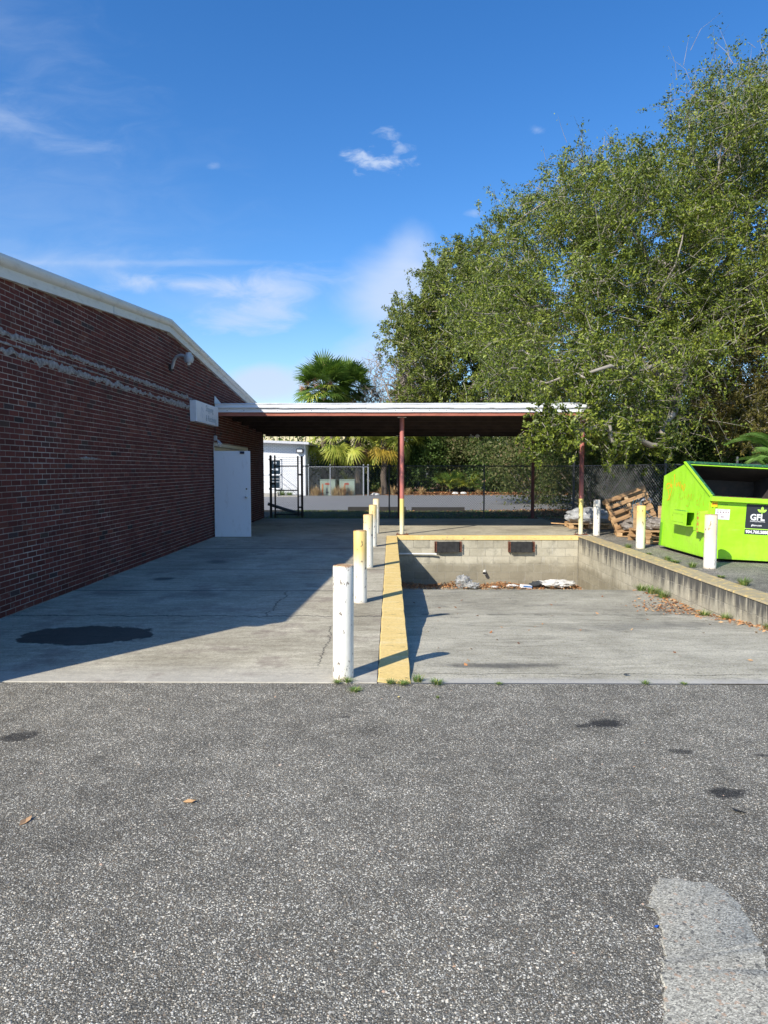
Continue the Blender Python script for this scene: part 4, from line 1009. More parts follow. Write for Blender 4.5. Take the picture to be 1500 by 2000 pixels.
for x0, lb in ((-4.62, 'left pale green utility box with red warning sticker behind the far fence'), (-3.35, 'right pale green utility box with red warning sticker behind the far fence')):
    t = thing('utility_box', lb, 'utility box', (x0+.5, 44.9, 0), 'utility boxes beyond the road')
    mb = MB(); mb.box(x0, 44.5, -.05, x0+1.0, 45.3, .98); mb.build('cabinet', M_UTIL, t, bevel=.02)
    mb = MB(); mb.box(x0-.02, 44.46, .985, x0+1.02, 45.34, 1.03); mb.build('lid', M_UTIL, t, bevel=.01)
    mb = MB(); mb.box(x0+.49, 44.493, .05, x0+.505, 44.4985, .95); mb.build('door_gap', M_BLACK, t)
    mb = MB(); mb.box(x0+.32, 44.488, .68, x0+.62, 44.497, .80); mb.build('warning_sticker', simple('sticker_red', (.45, .08, .04), .6), t)
    mb = MB(); mb.box(x0+.38, 44.488, .12, x0+.56, 44.497, .22); mb.build('number_plate', M_BLACK, t)
for x, lb in ((-4.42, 'left rusty orange marker post in front of the utility boxes'), (-2.98, 'right rusty orange marker post in front of the utility boxes')):
    mb = MB(); mb.tube([(x, 44.2, -.05), (x, 44.2, .72), (x, 44.2, .76)], [.05, .05, .02], 10)
    tag(mb.build('marker_post', simple('orange_post', (.50, .17, .05), .7), smooth=True), lb, 'post', 'marker posts by the utility boxes')

# ================================================================== DUMPSTER
DG = (.29, .72, .028)
def f_green(g, p):
    wp = p; x, y, z = g.xyz(wp)
    n = g.noise(wp, 2.0, 6, .65, .4); sp = g.noise(wp, 17, 5, .75); dr = g.noise(g.scale(wp, (13, 13, 1.1)), 1., 5, .7); sc = g.noise(g.scale(wp, (2, 2, 14)), 1.5, 5, .7)
    c = g.mix(g.ss(n, .35, .7), (.34, .72, .016), (.40, .76, .035))
    c = g.mix(g.m('MULTIPLY', g.ss(sc, .58, .75), .25), c, (.56, .66, .25))
    c = g.mix(g.m('MULTIPLY', g.ss(dr, .55, .72), .28), c, (.22, .32, .03))
    c = g.mix(g.m('MULTIPLY', g.ss(n, .62, .72), .25), c, (.30, .42, .06))
    low = g.ss(g.m('ADD', z, g.m('MULTIPLY', sp, .22)), .22, .10)
    c = g.mix(g.m('MULTIPLY', low, .6), c, (.10, .12, .03))
    chip = g.ss(sp, .655, .67); c = g.mix(g.m('MULTIPLY', chip, .8), c, (.07, .05, .03))
    return dict(col=c, rough=.42, nor=g.bump(g.noise(wp, 2.6, 4), .45, .05), spec=.45)
M_DG = mat('lime_green_paint', f_green)
M_DRIM = mat('dark_green_rim', lambda g, p: dict(col=g.mix(g.ss(g.noise(p, 22, 5, .75), .55, .62), (.02, .11, .055), (.16, .33, .10)), rough=.5))
M_DIN = mat('dumpster_inside', lambda g, p: dict(col=g.ramp(g.noise(p, 3, 6, .7), [(.3, (.035, .03, .03)), (.55, (.07, .06, .055)), (.75, (.12, .08, .06))]), rough=.75, nor=g.bump(g.noise(p, 6, 4), .4, .02)))
DO = (5.80, 12.50, 0)
dp = thing('dumpster', 'lime green open-topped front-load dumpster with dark rim and faded graffiti on its side', 'dumpster', DO)
def L(mb_, name, m_, par=None, **k): 
    o = mb_.build(name, m_, None, **k); o.parent = par or dp; return o
DW, DL = 1.95, 2.22; ZB = .055
prof_d = [(0, ZB), (0, 1.19), (1.2, 1.80), (DL, 1.545), (DL, ZB)]
T = .022
def plate(pa, pb, xa, xb, name, m_=None, t=T):
    """rectangular plate between two profile points (y, z), thickness to the inside"""
    a, b = Vector((0, pa[0], pa[1])), Vector((0, pb[0], pb[1])); d = (b-a).normalized(); n = Vector((0, d.z, -d.y))*t
    mb = MB(); mb.add([(xa, *a[1:]), (xb, *a[1:]), (xb, *b[1:]), (xa, *b[1:]), (xa, *(a+n)[1:]), (xb, *(a+n)[1:]), (xb, *(b+n)[1:]), (xa, *(b+n)[1:])],
                     [(0, 1, 2, 3), (4, 7, 6, 5), (0, 4, 5, 1), (1, 5, 6, 2), (2, 6, 7, 3), (3, 7, 4, 0)])
    return L(mb, name, m_ or [M_DG])
mb = MB(); mb.prism(prof_d, 0, T, 'X'); L(mb, 'side_panel', M_DG)
mb = MB(); mb.prism(prof_d, DW-T, DW, 'X'); L(mb, 'side_panel', M_DG)
plate(prof_d[0], prof_d[1], T, DW-T, 'front_panel'); plate(prof_d[2], prof_d[3], T, DW-T, 'rear_lid', M_DG); plate(prof_d[3], prof_d[4], T, DW-T, 'rear_panel')
ins = .03
mb = MB()
pi = [(ins, .18), (ins, 1.12), (1.19, 1.755), (DL-ins, 1.51), (DL-ins, .18)]
for xx in (ins+.002, DW-ins-.002):
    mb.add([(xx, y, z) for y, z in pi], [(0, 1, 2, 3, 4)])
for a, b in ((0, 1), (2, 3), (3, 4), (4, 0)):
    mb.add([(ins, *pi[a]), (DW-ins, *pi[a]), (DW-ins, *pi[b]), (ins, *pi[b])], [(0, 1, 2, 3)])
L(mb, 'liner', M_DIN, fix=False)
mb = MB(); mb.add([(DW-.5, .06, .55), (DW-.06, .04, 1.08), (DW-.06, 1.15, 1.66), (DW-.16, 1.15, 1.62), (DW-.56, .9, .55)], [(0, 1, 2, 3, 4)]); L(mb, 'folded_lid', simple('grey_lid', (.20, .22, .21), .6), fix=False)
# rims
def bar(a, b, w, h, name, m_, nrm=(0, 0, 1)):
    a, b = Vector(a), Vector(b); d = (b-a).normalized(); up = Vector(nrm); s_ = d.cross(up).normalized(); up = s_.cross(d)
    M = Matrix((s_, d, up)).transposed().to_4x4(); M.translation = a
    mb = MB(); mb.box(-w/2, 0, -h/2, w/2, (b-a).length, h/2, M); return L(mb, name, m_, bevel=.004)
bar((-.03, -.045, 1.15), (DW+.03, -.045, 1.15), .085, .085, 'front_rim', M_DG)
bar((-.012, -.02, 1.205), (-.012, 1.2, 1.828), .055, .03, 'side_rim', M_DG)
bar((.028, -.01, 1.215), (.028, 1.2, 1.832), .05, .03, 'side_rim', M_DRIM)
bar((DW-.0, -.02, 1.212), (DW-.0, 1.2, 1.828), .09, .04, 'side_rim', M_DRIM)
bar((.0, 1.205, 1.83), (DW, 1.205, 1.83), .055, .045, 'top_rim', M_DRIM)
bar((.0, -.035, 1.199), (DW, -.035, 1.199), .05, .012, 'front_rim_top', mat('worn_rim', lambda g, p: dict(col=g.mix(g.ss(g.noise(p, 16, 5, .75), .42, .55), (.14, .30, .05), (.22, .10, .05)), rough=.7)))
mb = MB(); mb.box(-.02, .015, ZB, -.001, .05, 1.10); mb.box(.05, -.016, ZB, .085, -.001, 1.10); L(mb, 'corner_rib', M_DG, bevel=.002)
mb = MB(); mb.box(-.03, DL-.12, ZB, -.0015, DL-.06, .55); L(mb, 'rear_stiffener', simple('dark_lime', (.12, .30, .02), .6))
# side fork pocket and its bracket
mb = MB(); mb.box(-.20, .50, .59, -.002, 1.26, .60); mb.box(-.20, .50, .855, -.002, 1.26, .865); mb.box(-.205, .50, .59, -.195, 1.26, .865); mb.box(-.19, 1.24, .60, -.002, 1.25, .855)
L(mb, 'fork_pocket', M_DG, bevel=.003)
mb = MB(); mb.box(-.15, .75, .852, -.05, 1.2, .872); L(mb, 'worn_patch', M_DRIM)
mb = MB(); mb.box(-.212, .60, .65, -.206, 1.15, .662); mb.box(-.212, .60, .81, -.206, 1.15, .822); mb.box(-.212, .60, .662, -.206, .612, .81); mb.box(-.212, 1.138, .662, -.206, 1.15, .81); L(mb, 'pocket_rib', M_DG)
mb = MB(); mb.add([(-.01, .04, .93), (-.01, .40, .93), (-.16, .28, .90), (-.16, .10, .90), (-.01, .04, .50), (-.01, .40, .50), (-.16, .28, .54), (-.16, .10, .54)], [(0, 1, 2, 3), (4, 7, 6, 5), (2, 6, 7, 3), (3, 7, 4, 0)]); L(mb, 'lift_bracket', M_DG, fix=False)
mb = MB(); mb.box(-.18, .085, .52, -.15, .115, .91); L(mb, 'bracket_edge', mat('worn_orange', lambda g, p: dict(col=g.mix(g.ss(g.noise(p, 30, 4, .7), .45, .55), (.29, .6, .03), (.5, .16, .04)), rough=.7)))
mb = MB()
for (a, b) in ((.12, .3), (DW-.3, DW-.12)): mb.box(a, .1, -.0, b, DL-.1, ZB+.01)
mb.box(.02, .02, ZB-.005, DW-.02, DL-.02, ZB+.0); L(mb, 'skid', M_BLACK)
# graffiti on the side, lettering on the front
strokes = [[(2.029,1.248),(2.044,1.359),(1.88,1.387),(1.868,1.316),(1.992,1.281)],[(1.878,1.347),(1.782,1.365),(1.739,1.288)],[(1.682,1.585),(1.656,1.477),(1.667,1.352)],[(1.828,1.474),(1.82,1.349),(1.72,1.289)],[(1.558,1.416),(1.535,1.34),(1.447,1.418),(1.406,1.343),(1.357,1.435)],[(1.318,1.391),(1.313,1.3),(1.245,1.362),(1.221,1.272)],[(1.194,1.393),(1.139,1.364),(1.202,1.243)],
 [(1.95,1.25),(1.862,1.095),(1.956,1.028)],[(1.757,1.272),(1.859,1.048)],[(1.624,1.276),(1.819,1.034)],[(1.342,1.193),(1.355,1.116),(1.263,1.09),(1.194,1.123)],[(1.148,1.229),(1.123,1.111)],[(1.056,1.158),(0.983,1.102),(0.955,1.192),(0.88,1.091)],[(0.82,1.211),(0.847,1.107),(0.941,0.97),(1.045,0.98)],[(0.72,1.2),(0.779,1.081)],[(0.551,1.106),(0.578,1.018),(0.481,1.009)],[(0.383,1.212),(0.467,1.053),(0.415,0.97)],[(0.298,1.103),(0.276,1.006)],
 [(1.748,0.826),(1.389,0.794),(1.725,0.764),(1.333,0.767),(1.759,0.707),(1.33,0.729),(1.756,0.652),(1.327,0.676)]]
def smooth_path(P, k=5):
    P = [Vector((0, a, b)) for a, b in P]; out = []
    for i in range(len(P)-1):
        p0 = P[max(i-1, 0)]; p1 = P[i]; p2 = P[i+1]; p3 = P[min(i+2, len(P)-1)]
        for q in range(k):
            t = q/k; out.append(.5*((2*p1)+(p2-p0)*t+(2*p0-5*p1+4*p2-p3)*t*t+(3*p1-p0-3*p2+p3)*t**3))
    return out+[P[-1]]
def ribbon(mb, pts, w, x):
    vs = []
    for i, p in enumerate(pts):
        t = (pts[min(i+1, len(pts)-1)]-pts[max(i-1, 0)]).normalized(); n = Vector((0, -t.z, t.y))*w*random.uniform(.7, 1.2)
        vs += [(x, *(p+n)[1:]), (x, *(p-n)[1:])]
    mb.add(vs, [(2*i, 2*i+1, 2*i+3, 2*i+2) for i in range(len(pts)-1)])
M_G1 = mat('spray_orange', lambda g, p: dict(col=g.mix(g.ss(g.noise(p, 14, 4, .7), .34, .52), (.42, .68, .03), (.85, .50, .01)), rough=.5))
M_G2 = mat('spray_faded', lambda g, p: dict(col=g.mix(g.ss(g.noise(p, 14, 4, .7), .40, .62), (.34, .70, .03), (.50, .50, .02)), rough=.5))
M_G3 = simple('spray_rust', (.62, .42, .03), .5)
for nm, m_, rng, w in (('graffiti', M_G1, range(0, 9), .017), ('graffiti', M_G2, range(9, 18), .016), ('graffiti', M_G3, range(18, 19), .009)):
    for j, i in enumerate(rng): mb = MB(); ribbon(mb, smooth_path(strokes[i]), w, -.0025-.0003*j); L(mb, nm, m_, fix=False)
M_SIGNB = simple('sign_charcoal', (.030, .034, .042), .45, var=.05); M_LIME = simple('logo_lime', (.45, .78, .10), .5, var=.02); M_WPRINT = simple('white_print', (.8, .8, .8), .5, var=.02)
def rr(x0, z0, x1, z1, r):
    pts = []
    for cx, cz_, a0 in ((x1-r, z0+r, -90), (x1-r, z1-r, 0), (x0+r, z1-r, 90), (x0+r, z0+r, 180)):
        for k in range(5): a = math.radians(a0+k*22.5); pts.append((cx+r*math.cos(a), cz_+r*math.sin(a)))
    return pts
mb = MB(); mb.prism(rr(.655, .645, 1.095, 1.085, .02), -.004, -.001, 'Y'); sp_ = L(mb, 'logo_panel', M_SIGNB)
mb = MB(); mb.prism(rr(.655, .535, 1.075, .625, .006), -.004, -.001, 'Y'); L(mb, 'phone_strip', M_SIGNB)
mb = MB(); mb.prism(rr(.645, .628, 1.095, .642, .004), -.003, -.001, 'Y'); L(mb, 'panel_line', M_LIME)
def FM(x, z, y=-.0055):
    M = Matrix(((1, 0, 0), (0, 0, -1), (0, 1, 0))).to_4x4(); M.translation = (x, y, z); return M
text_mesh('lettering', 'GFL', .155, M_WPRINT, dp, FM(.735, .80), bold=.005, ext=.0008)
text_mesh('lettering', 'ENVIRONMENTAL', .034, M_WPRINT, dp, FM(.738, .765), ext=.0008)
text_mesh('lettering', 'gflenv.com', .045, M_WPRINT, dp, FM(.765, .69), bold=.001, ext=.0008)
text_mesh('lettering', '904.760.5880', .078, M_WPRINT, dp, FM(.672, .555), bold=.003, ext=.0008)
mb = MB()
def leafshape(cx, cz_, ang, ln, wd):
    pts = []; 
    for k in range(12):
        t = k/12*2*PI; u = math.cos(t)*ln/2; v = math.sin(t)*wd/2*(1-.35*math.cos(t)); a = math.radians(ang)
        pts.append((cx+u*math.cos(a)-v*math.sin(a), cz_+u*math.sin(a)+v*math.cos(a)))
    mb.prism(pts, -.0062, -.0045, 'Y')
leafshape(.945, 1.015, 90, .085, .05); leafshape(.895, .975, 150, .085, .045); leafshape(.99, .975, 30, .085, .045)
mb.box(.936, -.0062, .90, .950, -.0045, .975); L(mb, 'leaf_logo', M_LIME)
mb = MB(); mb.prism(rr(.01, 1.0, .115, 1.115, .004), -.022, -.0165, 'Y'); L(mb, 'size_sticker', simple('sticker_yellow', (.85, .60, .01), .5))
text_mesh('lettering', '8YD', .05, simple('print_red', (.45, .10, .02), .5), dp, FM(.018, 1.04, -.0235), bold=.002, ext=.0008)
mb = MB(); mb.prism(rr(.095, .78, .36, .97, .004), -.004, -.0012, 'Y'); L(mb, 'notice_sticker', simple('sticker_white', (.72, .73, .74), .5))
mb = MB()
for z in (.955, .935, .868, .80): mb.box(.11, -.0055, z, .34, -.0045, z+.004)
for k, x in enumerate((.13, .18, .23, .28, .32)): mb.box(x, -.0055, .90, x+.02, -.0045, .92)
mb.box(.2, -.0055, .82, .26, -.0045, .835); L(mb, 'notice_print', simple('print_grey', (.25, .12, .12), .5))
mb = MB(); ribbon(mb, [Vector((0, .19, 1.055)), Vector((0, .24, 1.06)), Vector((0, .28, 1.05)), Vector((0, .27, 1.07)), Vector((0, .31, 1.052))], .003, 0)
mb.V = [(v[1], -.003, v[2]) for v in mb.V]; L(mb, 'marker_scribble', M_BLACK, fix=False)
dp.rotation_euler = (0, .052, 0)

# ================================================================== PALLETS AND WRAPPED RUBBISH
def f_wood(dark):
    def f(g, p):
        oi = g.node('ShaderNodeObjectInfo').outputs['Random']; x, y, z = g.xyz(p)
        n = g.noise(g.scale(p, (3, 26, 26)), 1., 5, .65, .3); b = g.noise(p, 3, 4, .6)
        c = g.ramp(g.m('ADD', g.m('MULTIPLY', oi, .6), g.m('MULTIPLY', b, .4)), [(.1, (.34*dark, .19*dark, .09*dark)), (.5, (.52*dark, .32*dark, .15*dark)), (.9, (.66*dark, .46*dark, .25*dark))])
        c = g.mix(1., c, g.ramp(n, [(.3, .6), (.6, 1.1)]), 'MULTIPLY')
        c = g.mix(g.m('MULTIPLY', g.ss(b, .58, .72), .5), c, (.12, .08, .05))
        return dict(col=c, rough=.8, nor=g.bump(n, .3, .003))
    return f
M_WOOD = mat('pallet_wood', f_wood(.95))
def box_mesh(name, d, m_):
    mb = MB(); mb.cbox((0, 0, 0), d); o = mb.build(name, m_, bevel=.003); me = o.data; bpy.data.objects.remove(o); return me
me_plank = box_mesh('plank', (1.2, .095, .02), M_WOOD); me_cross = box_mesh('plank', (.10, 1.0, .02), M_WOOD); me_blk = box_mesh('block', (.13, .10, .08), M_WOOD)
G3 = 'wooden pallets by the fence'
def pallet(label, loc, rot):
    t = thing('pallet', label, 'pallet', loc, G3); t.rotation_euler = rot
    def pc(name, me, l, rz=0):
        o = bpy.data.objects.new(name, me); COL.objects.link(o); o.parent = t; o.location = l; o.rotation_euler = (0, 0, rz+random.uniform(-.01, .01))
    for y in (-.45, -.27, -.09, .09, .27, .45): pc('plank', me_plank, (random.uniform(-.01, .01), y, .132))
    for x in (-.55, 0, .55): pc('cross_board', me_cross, (x, 0, .111))
    for x in (-.53, 0, .53):
        for y in (-.44, 0, .44): pc('block', me_blk, (x, y, .06))
    for y in (-.44, 0, .44): pc('plank', me_plank, (0, y, .010))
    return t
pallet('flat pallet under the grey plastic wrapped load, just right of the canopy post', (5.72, 19.75, .0), (0, 0, -.12))
pallet('pallet standing on edge and leaning left, front one of the leaning pair', (6.16, 17.62, .60), (math.radians(78), math.radians(-18), math.radians(14)))
pallet('pallet standing on edge behind the front leaning pallet', (6.30, 18.0, .52), (math.radians(70), math.radians(-14), math.radians(8)))
pallet('flat pallet low down between the leaning pallets and the yellow-topped bollard', (6.36, 17.35, .0), (0, 0, -.25))
pallet('lower of the two stacked pallets left of the green dumpster', (6.35, 15.95, -.01), (0, 0, .12))
pallet('upper of the two stacked pallets left of the green dumpster', (6.37, 15.97, .135), (0, 0, .06))
me_up = box_mesh('board', (.11, .03, .62), M_WOOD)
for i, (x, y, z, lb) in enumerate([(6.02, 16.75, .43, 'upright light board standing beside the leaning pallets'), (6.28, 15.9, .60, 'short upright board right behind the yellow-topped bollard'), (6.42, 15.3, .55, 'upright board partly hidden by the dumpster edge')]):
    o = bpy.data.objects.new('upright_board', me_up); COL.objects.link(o); o.location = (x, y, z); o.rotation_euler = (0, random.uniform(-.04, .04), .1)
    if i: o.scale = (.8, 1, .75)
    tag(o, lb, 'board', 'upright boards by the pallets')
def crumple(name, m_, c, rad, seed, amp=.35, fr=3., n=26, flat=None, label=None, cat=None, group=None, rz=0.):
    mb = MB(); vs = []; m2 = n//2
    for j in range(m2+1):
        th = PI*j/m2
        for i in range(n):
            ph = 2*PI*i/n; d = Vector((math.sin(th)*math.cos(ph), math.sin(th)*math.sin(ph), math.cos(th)))
            k = 1+amp*mnoise.fractal(d*fr+Vector((seed, 0, 0)), 1, 2, 4)+amp*.45*abs(mnoise.noise(d*fr*2.7+Vector((0, seed, 0))))
            v = Vector((d.x*rad[0], d.y*rad[1], d.z*rad[2]))*k
            if flat is not None: v.z = max(v.z, flat)
            vs.append(v)
    fs = [(j*n+i, j*n+(i+1) % n, (j+1)*n+(i+1) % n, (j+1)*n+i) for j in range(m2) for i in range(n)]
    mb.add(vs, fs); o = mb.build(name, m_, smooth=False, fix=True); o.data.polygons.foreach_set('use_smooth', [random.random() < .55 for _ in o.data.polygons])
    o.location = c; o.rotation_euler = (0, 0, rz); tag(o, label, cat, group); return o
def f_film(col, alpha):
    def f(g, p):
        n = g.noise(p, 7, 5, .7); g.b.inputs['Transmission Weight'].default_value = alpha
        return dict(col=g.mix(n, col, tuple(c*.6 for c in col)), rough=g.mapr(n, .3, .7, .15, .5), nor=g.bump(g.noise(p, 16, 5, .7, .8), .9, .03), spec=.6)
    return f
M_FILM = mat('grey_film', f_film((.42, .43, .44), 0.)); M_FILM2 = mat('clear_film', f_film((.72, .73, .72), .5)); M_BAG = mat('white_bag', f_film((.80, .79, .76), 0.)); M_FILMD = mat('dusty_film', f_film((.34, .30, .26), .15))
crumple('wrapped_load', M_FILM, (5.75, 19.75, .31), (.66, .46, .25), 3.3, .22, 2.6, 40, -.17, 'low load wrapped in crumpled grey plastic on a pallet by the canopy post', 'wrapped load')
crumple('film_bundle', M_FILMD, (6.3, 17.2, .28), (.45, .35, .17), 8.1, .4, 3.2, 30, -.13, 'bundle of dusty plastic film on the low pallet beside the upright board', 'plastic film')
crumple('film_bundle', M_FILMD, (6.5, 15.95, .40), (.52, .40, .17), 5.1, .35, 3.2, 30, -.13, 'bundle of dusty plastic film on the stacked pallets by the dumpster', 'plastic film')
crumple('film_scrap', M_FILM, (6.6, 17.75, .86), (.16, .12, .13), 12.1, .5, 4, 20, None, 'scrap of pale film caught inside the leaning pallets', 'plastic film')
mb = MB()
for k in range(7):
    a = random.uniform(0, 6); mb.tube([(6.18+random.uniform(-.1, .1), 17.1, .95-.02*k), (6.2+.2*math.cos(a), 17.0, .62), (6.35+.3*math.cos(a), 16.95, .34), (6.7+.2*math.sin(a), 16.9, .30+.03*k)], .006, 4)
tag(mb.build('blue_twine', simple('twine', (.03, .12, .17), .6)), 'blue-green plastic strapping hanging over the leaning pallets', 'strapping')
mb = MB(); mb.cbox((0, 0, 0), (.10, .9, .03)); o = mb.build('loose_plank', M_WOOD); o.location = (5.15, 19.9, .09); o.rotation_euler = (.05, .05, 1.35); tag(o, 'grey plank lying in the leaves left of the wrapped load', 'plank')
# rubbish in the pit
crumple('plastic_bag', M_FILM2, (1.80, 16.75, -1.10), (.17, .13, .16), 2.2, .55, 3.4, 28, -.15, 'crumpled clear plastic bag standing in the leaves against the pit wall', 'plastic bag')
crumple('plastic_sheet', M_FILM2, (2.0, 16.62, -1.17), (.18, .13, .07), 6.2, .5, 3.4, 24, -.08, 'flattened piece of clear plastic beside the crumpled bag', 'plastic bag')
crumple('white_sack', M_BAG, (4.12, 16.72, -1.13), (.40, .20, .08), 9.2, .5, 3.0, 30, -.10, 'torn white sack lying on the leaves in the right corner of the pit', 'sack')
crumple('dark_rag', simple('rag', (.04, .045, .05), .9), (3.62, 16.72, -1.15), (.16, .12, .07), 1.7, .5, 3, 18, -.06, 'small dark rag next to the torn white sack', 'rag')
mb = MB(); mb.box(-.14, -.06, 0, .14, .06, .07); o = mb.build('carton', simple('carton_white', (.75, .76, .78), .5), bevel=.004); o.location = (3.32, 16.62, -1.22); o.rotation_euler = (.1, .12, .3); tag(o, 'small white and blue carton lying on the leaves in the pit', 'carton')
mb = MB(); mb.box(-.10, -.063, .03, .14, -.0605, .06); b = mb.build('blue_print', simple('print_blue', (.04, .18, .5), .5)); b.parent = o
crumple('paper_scrap', M_BAG, (2.55, 16.6, -1.19), (.09, .06, .02), 4.4, .5, 3, 14, None, 'small white paper scrap on the leaves below the pipe end', 'paper scrap', 'paper scraps in the pit')
crumple('paper_scrap', M_BAG, (2.98, 16.65, -1.17), (.14, .06, .03), 7.4, .5, 3, 14, None, 'white paper scrap on the leaves left of the carton', 'paper scrap', 'paper scraps in the pit')
o = crumple('paper_scrap', M_BAG, (-1.0, 44.6, .05), (.28, .2, .10), 3.4, .4, 3, 14, None, 'white rubbish lying in the dry grass right of the far fence', 'litter')
for x in (4.35, 4.9): crumple('white_rock', M_BAG, (x, 45.9, .08), (.2, .15, .09), x, .4, 2, 14, None, ('left' if x < 4.5 else 'right')+' of two pale lumps on the leafy verge across the road', 'rock', 'pale lumps on the verge')

# ================================================================== LEAF LITTER AND SMALL BITS ON THE GROUND
def f_deadleaf(g, p):
    r = g.node('ShaderNodeNewGeometry').outputs['Random Per Island']
    return dict(col=g.ramp(r, [(0, (.16, .06, .025)), (.3, (.34, .14, .05)), (.6, (.46, .21, .08)), (.85, (.58, .36, .17)), (1, (.30, .22, .13))]), rough=.8)
M_DEAD = mat('dead_leaf', f_deadleaf)
def litter(name, P, size):
    P = np.asarray(P); n = len(P); a = RNG.uniform(0, 2*PI, n); tilt = RNG.uniform(-.5, .5, n); L_ = size*RNG.uniform(.6, 1.4, n)
    ax = np.stack([np.cos(a), np.sin(a), tilt], 1); bx = np.stack([-np.sin(a), np.cos(a), RNG.uniform(-.5, .5, n)], 1)
    V = np.stack([P-ax*L_[:, None]/2, P+bx*L_[:, None]*.25, P+ax*L_[:, None]/2, P-bx*L_[:, None]*.25], 1)
    return tag(np_mesh(name, V.reshape(-1, 3), 4, M_DEAD), kind='stuff')
P = []
for _ in range(5200):
    x = RNG.uniform(.2, 4.72); y = 17.17-abs(RNG.normal(0, .33)); w = 1 if x > 2.2 else (.7 if x < 1.9 else .1)
    if RNG.random() > w: continue
    P.append((x, y, rampz(y)+RNG.uniform(.0, .075)*(1+.5*math.sin(x*5))))
for _ in range(520):
    y = RNG.uniform(7.8, 12.4); P.append((4.74-abs(RNG.normal(0, .16)), y, rampz(y)+RNG.uniform(.004, .02)))
for _ in range(260):
    P.append((RNG.normal(4.3, .22), RNG.normal(10.6, .35), -.475+RNG.uniform(0, .01)))
for _ in range(55): y = RNG.uniform(5.6, 12); P.append((RNG.uniform(.3, 4.6), y, rampz(y)+.008))
litter('leaf_litter', P, .055)
P = [(RNG.normal(7.2, 1.7), RNG.uniform(24.3, 28.2), RNG.uniform(-.01, .06)) for _ in range(4500)]+[(RNG.uniform(5.3, 8.5), RNG.uniform(20.0, 24.0), -.0+RNG.uniform(-.05, .02)) for _ in range(1600)]+[(RNG.uniform(-1, 6), RNG.uniform(24.2, 28), .01) for _ in range(500)]
litter('leaf_litter', P, .09)
P = [(RNG.uniform(-1.5, 14), 46.2+abs(RNG.normal(0, 1.5)), RNG.uniform(.0, .14)) for _ in range(9000)]+[(RNG.uniform(-6, 14), 45.6-abs(RNG.normal(0, .5)), .005) for _ in range(1500)]
litter('leaf_litter', P, .14)
for i, (x, y, s_, lb, c) in enumerate([(-1.02, 3.35, .035, 'small tan dead leaf lying on the asphalt left of centre', (.5, .3, .14)), (-1.75, 3.15, .04, 'curled brown leaf at the left edge of the asphalt', (.42, .26, .14)), (1.72, 3.28, .035, 'dark scrap lying on the asphalt at the right edge', (.02, .02, .02)), (.98, 2.42, .018, 'tiny blue plastic chip left of the pale concrete patch', (.02, .12, .5)), (.06, 4.95, .02, 'small pale leaf on the asphalt below the yellow edge', (.5, .42, .2)), (1.95, 5.55, .03, 'small dark scrap on the ramp near the asphalt', (.02, .03, .04))]):
    mb = MB(); k = s_
    mb.add([(-k, 0, .002), (-k*.3, k*.42, .010), (k*.5, k*.35, .006), (k, 0, .013), (k*.4, -k*.35, .005), (-k*.4, -k*.35, .003), (0, 0, .0)], [(0, 1, 6), (1, 2, 6), (2, 3, 6), (3, 4, 6), (4, 5, 6), (5, 0, 6)])
    o = mb.build('fallen_leaf' if 'leaf' in lb else 'scrap', simple('bit_%d' % i, c, .7, var=.2), fix=False); o.location = (x, y, -.006 if y < 5.3 else rampz(y)+.01); o.rotation_euler = (0, 0, i*1.3); tag(o, lb, 'leaf' if 'leaf' in lb else 'scrap')

# weeds and grass tufts
def f_weed(g, p):
    r = g.node('ShaderNodeNewGeometry').outputs['Random Per Island']
    return dict(col=g.ramp(r, [(0, (.06, .13, .02)), (.5, (.12, .20, .03)), (.85, (.20, .25, .06)), (1, (.35, .28, .12))]), rough=.6)
def f_dry(g, p):
    r = g.node('ShaderNodeNewGeometry').outputs['Random Per Island']
    return dict(col=g.ramp(r, [(0, (.30, .18, .07)), (.5, (.48, .32, .14)), (1, (.60, .46, .24))]), rough=.8)
M_WEED = mat('weed_green', f_weed); M_DRY = mat('dry_grass', f_dry)
def tuft_mesh(name, n, h, spread, w, m_, seed, droop=.5):
    rg = random.Random(seed); vs = []; mb = MB()
    for i in range(n):
        a = rg.uniform(0, 6.28); r0 = rg.random()**.7*spread*.45; lean = rg.uniform(.1, 1.)*spread; hh = h*rg.uniform(.45, 1.1); x0, y0 = r0*math.cos(a), r0*math.sin(a); a += rg.uniform(-.6, .6)
        px, py = -math.sin(a)*w/2, math.cos(a)*w/2; pts = []
        for t in (0, .4, .75, 1):
            q = lean*(t**1.6); zz = hh*(t-droop*.55*t*t*t*lean/spread); k = 1-.85*t**2
            cx, cy = x0+q*math.cos(a), y0+q*math.sin(a); pts += [(cx-px*k, cy-py*k, zz), (cx+px*k, cy+py*k, zz)]
        mb.add(pts, [(0, 1, 3, 2), (2, 3, 5, 4), (4, 5, 7, 6)])
    o = mb.build(name, m_, fix=False); me = o.data; bpy.data.objects.remove(o); return me
TU = [tuft_mesh('weed_tuft', 60, .07, .09, .009, M_WEED, 1), tuft_mesh('weed_tuft', 80, .055, .12, .011, M_WEED, 2), tuft_mesh('weed_tuft', 140, .15, .16, .008, M_WEED, 3)]
def tuft(me, name, x, y, z, s_, lb, cat, grp):
    o = bpy.data.objects.new(name, me); COL.objects.link(o); o.location = (x, y, z); o.scale = (s_, s_, s_*random.uniform(.8, 1.1)); o.rotation_euler = (0, 0, random.uniform(0, 6)); tag(o, lb, cat, grp); return o
GW = 'weeds along the joints'
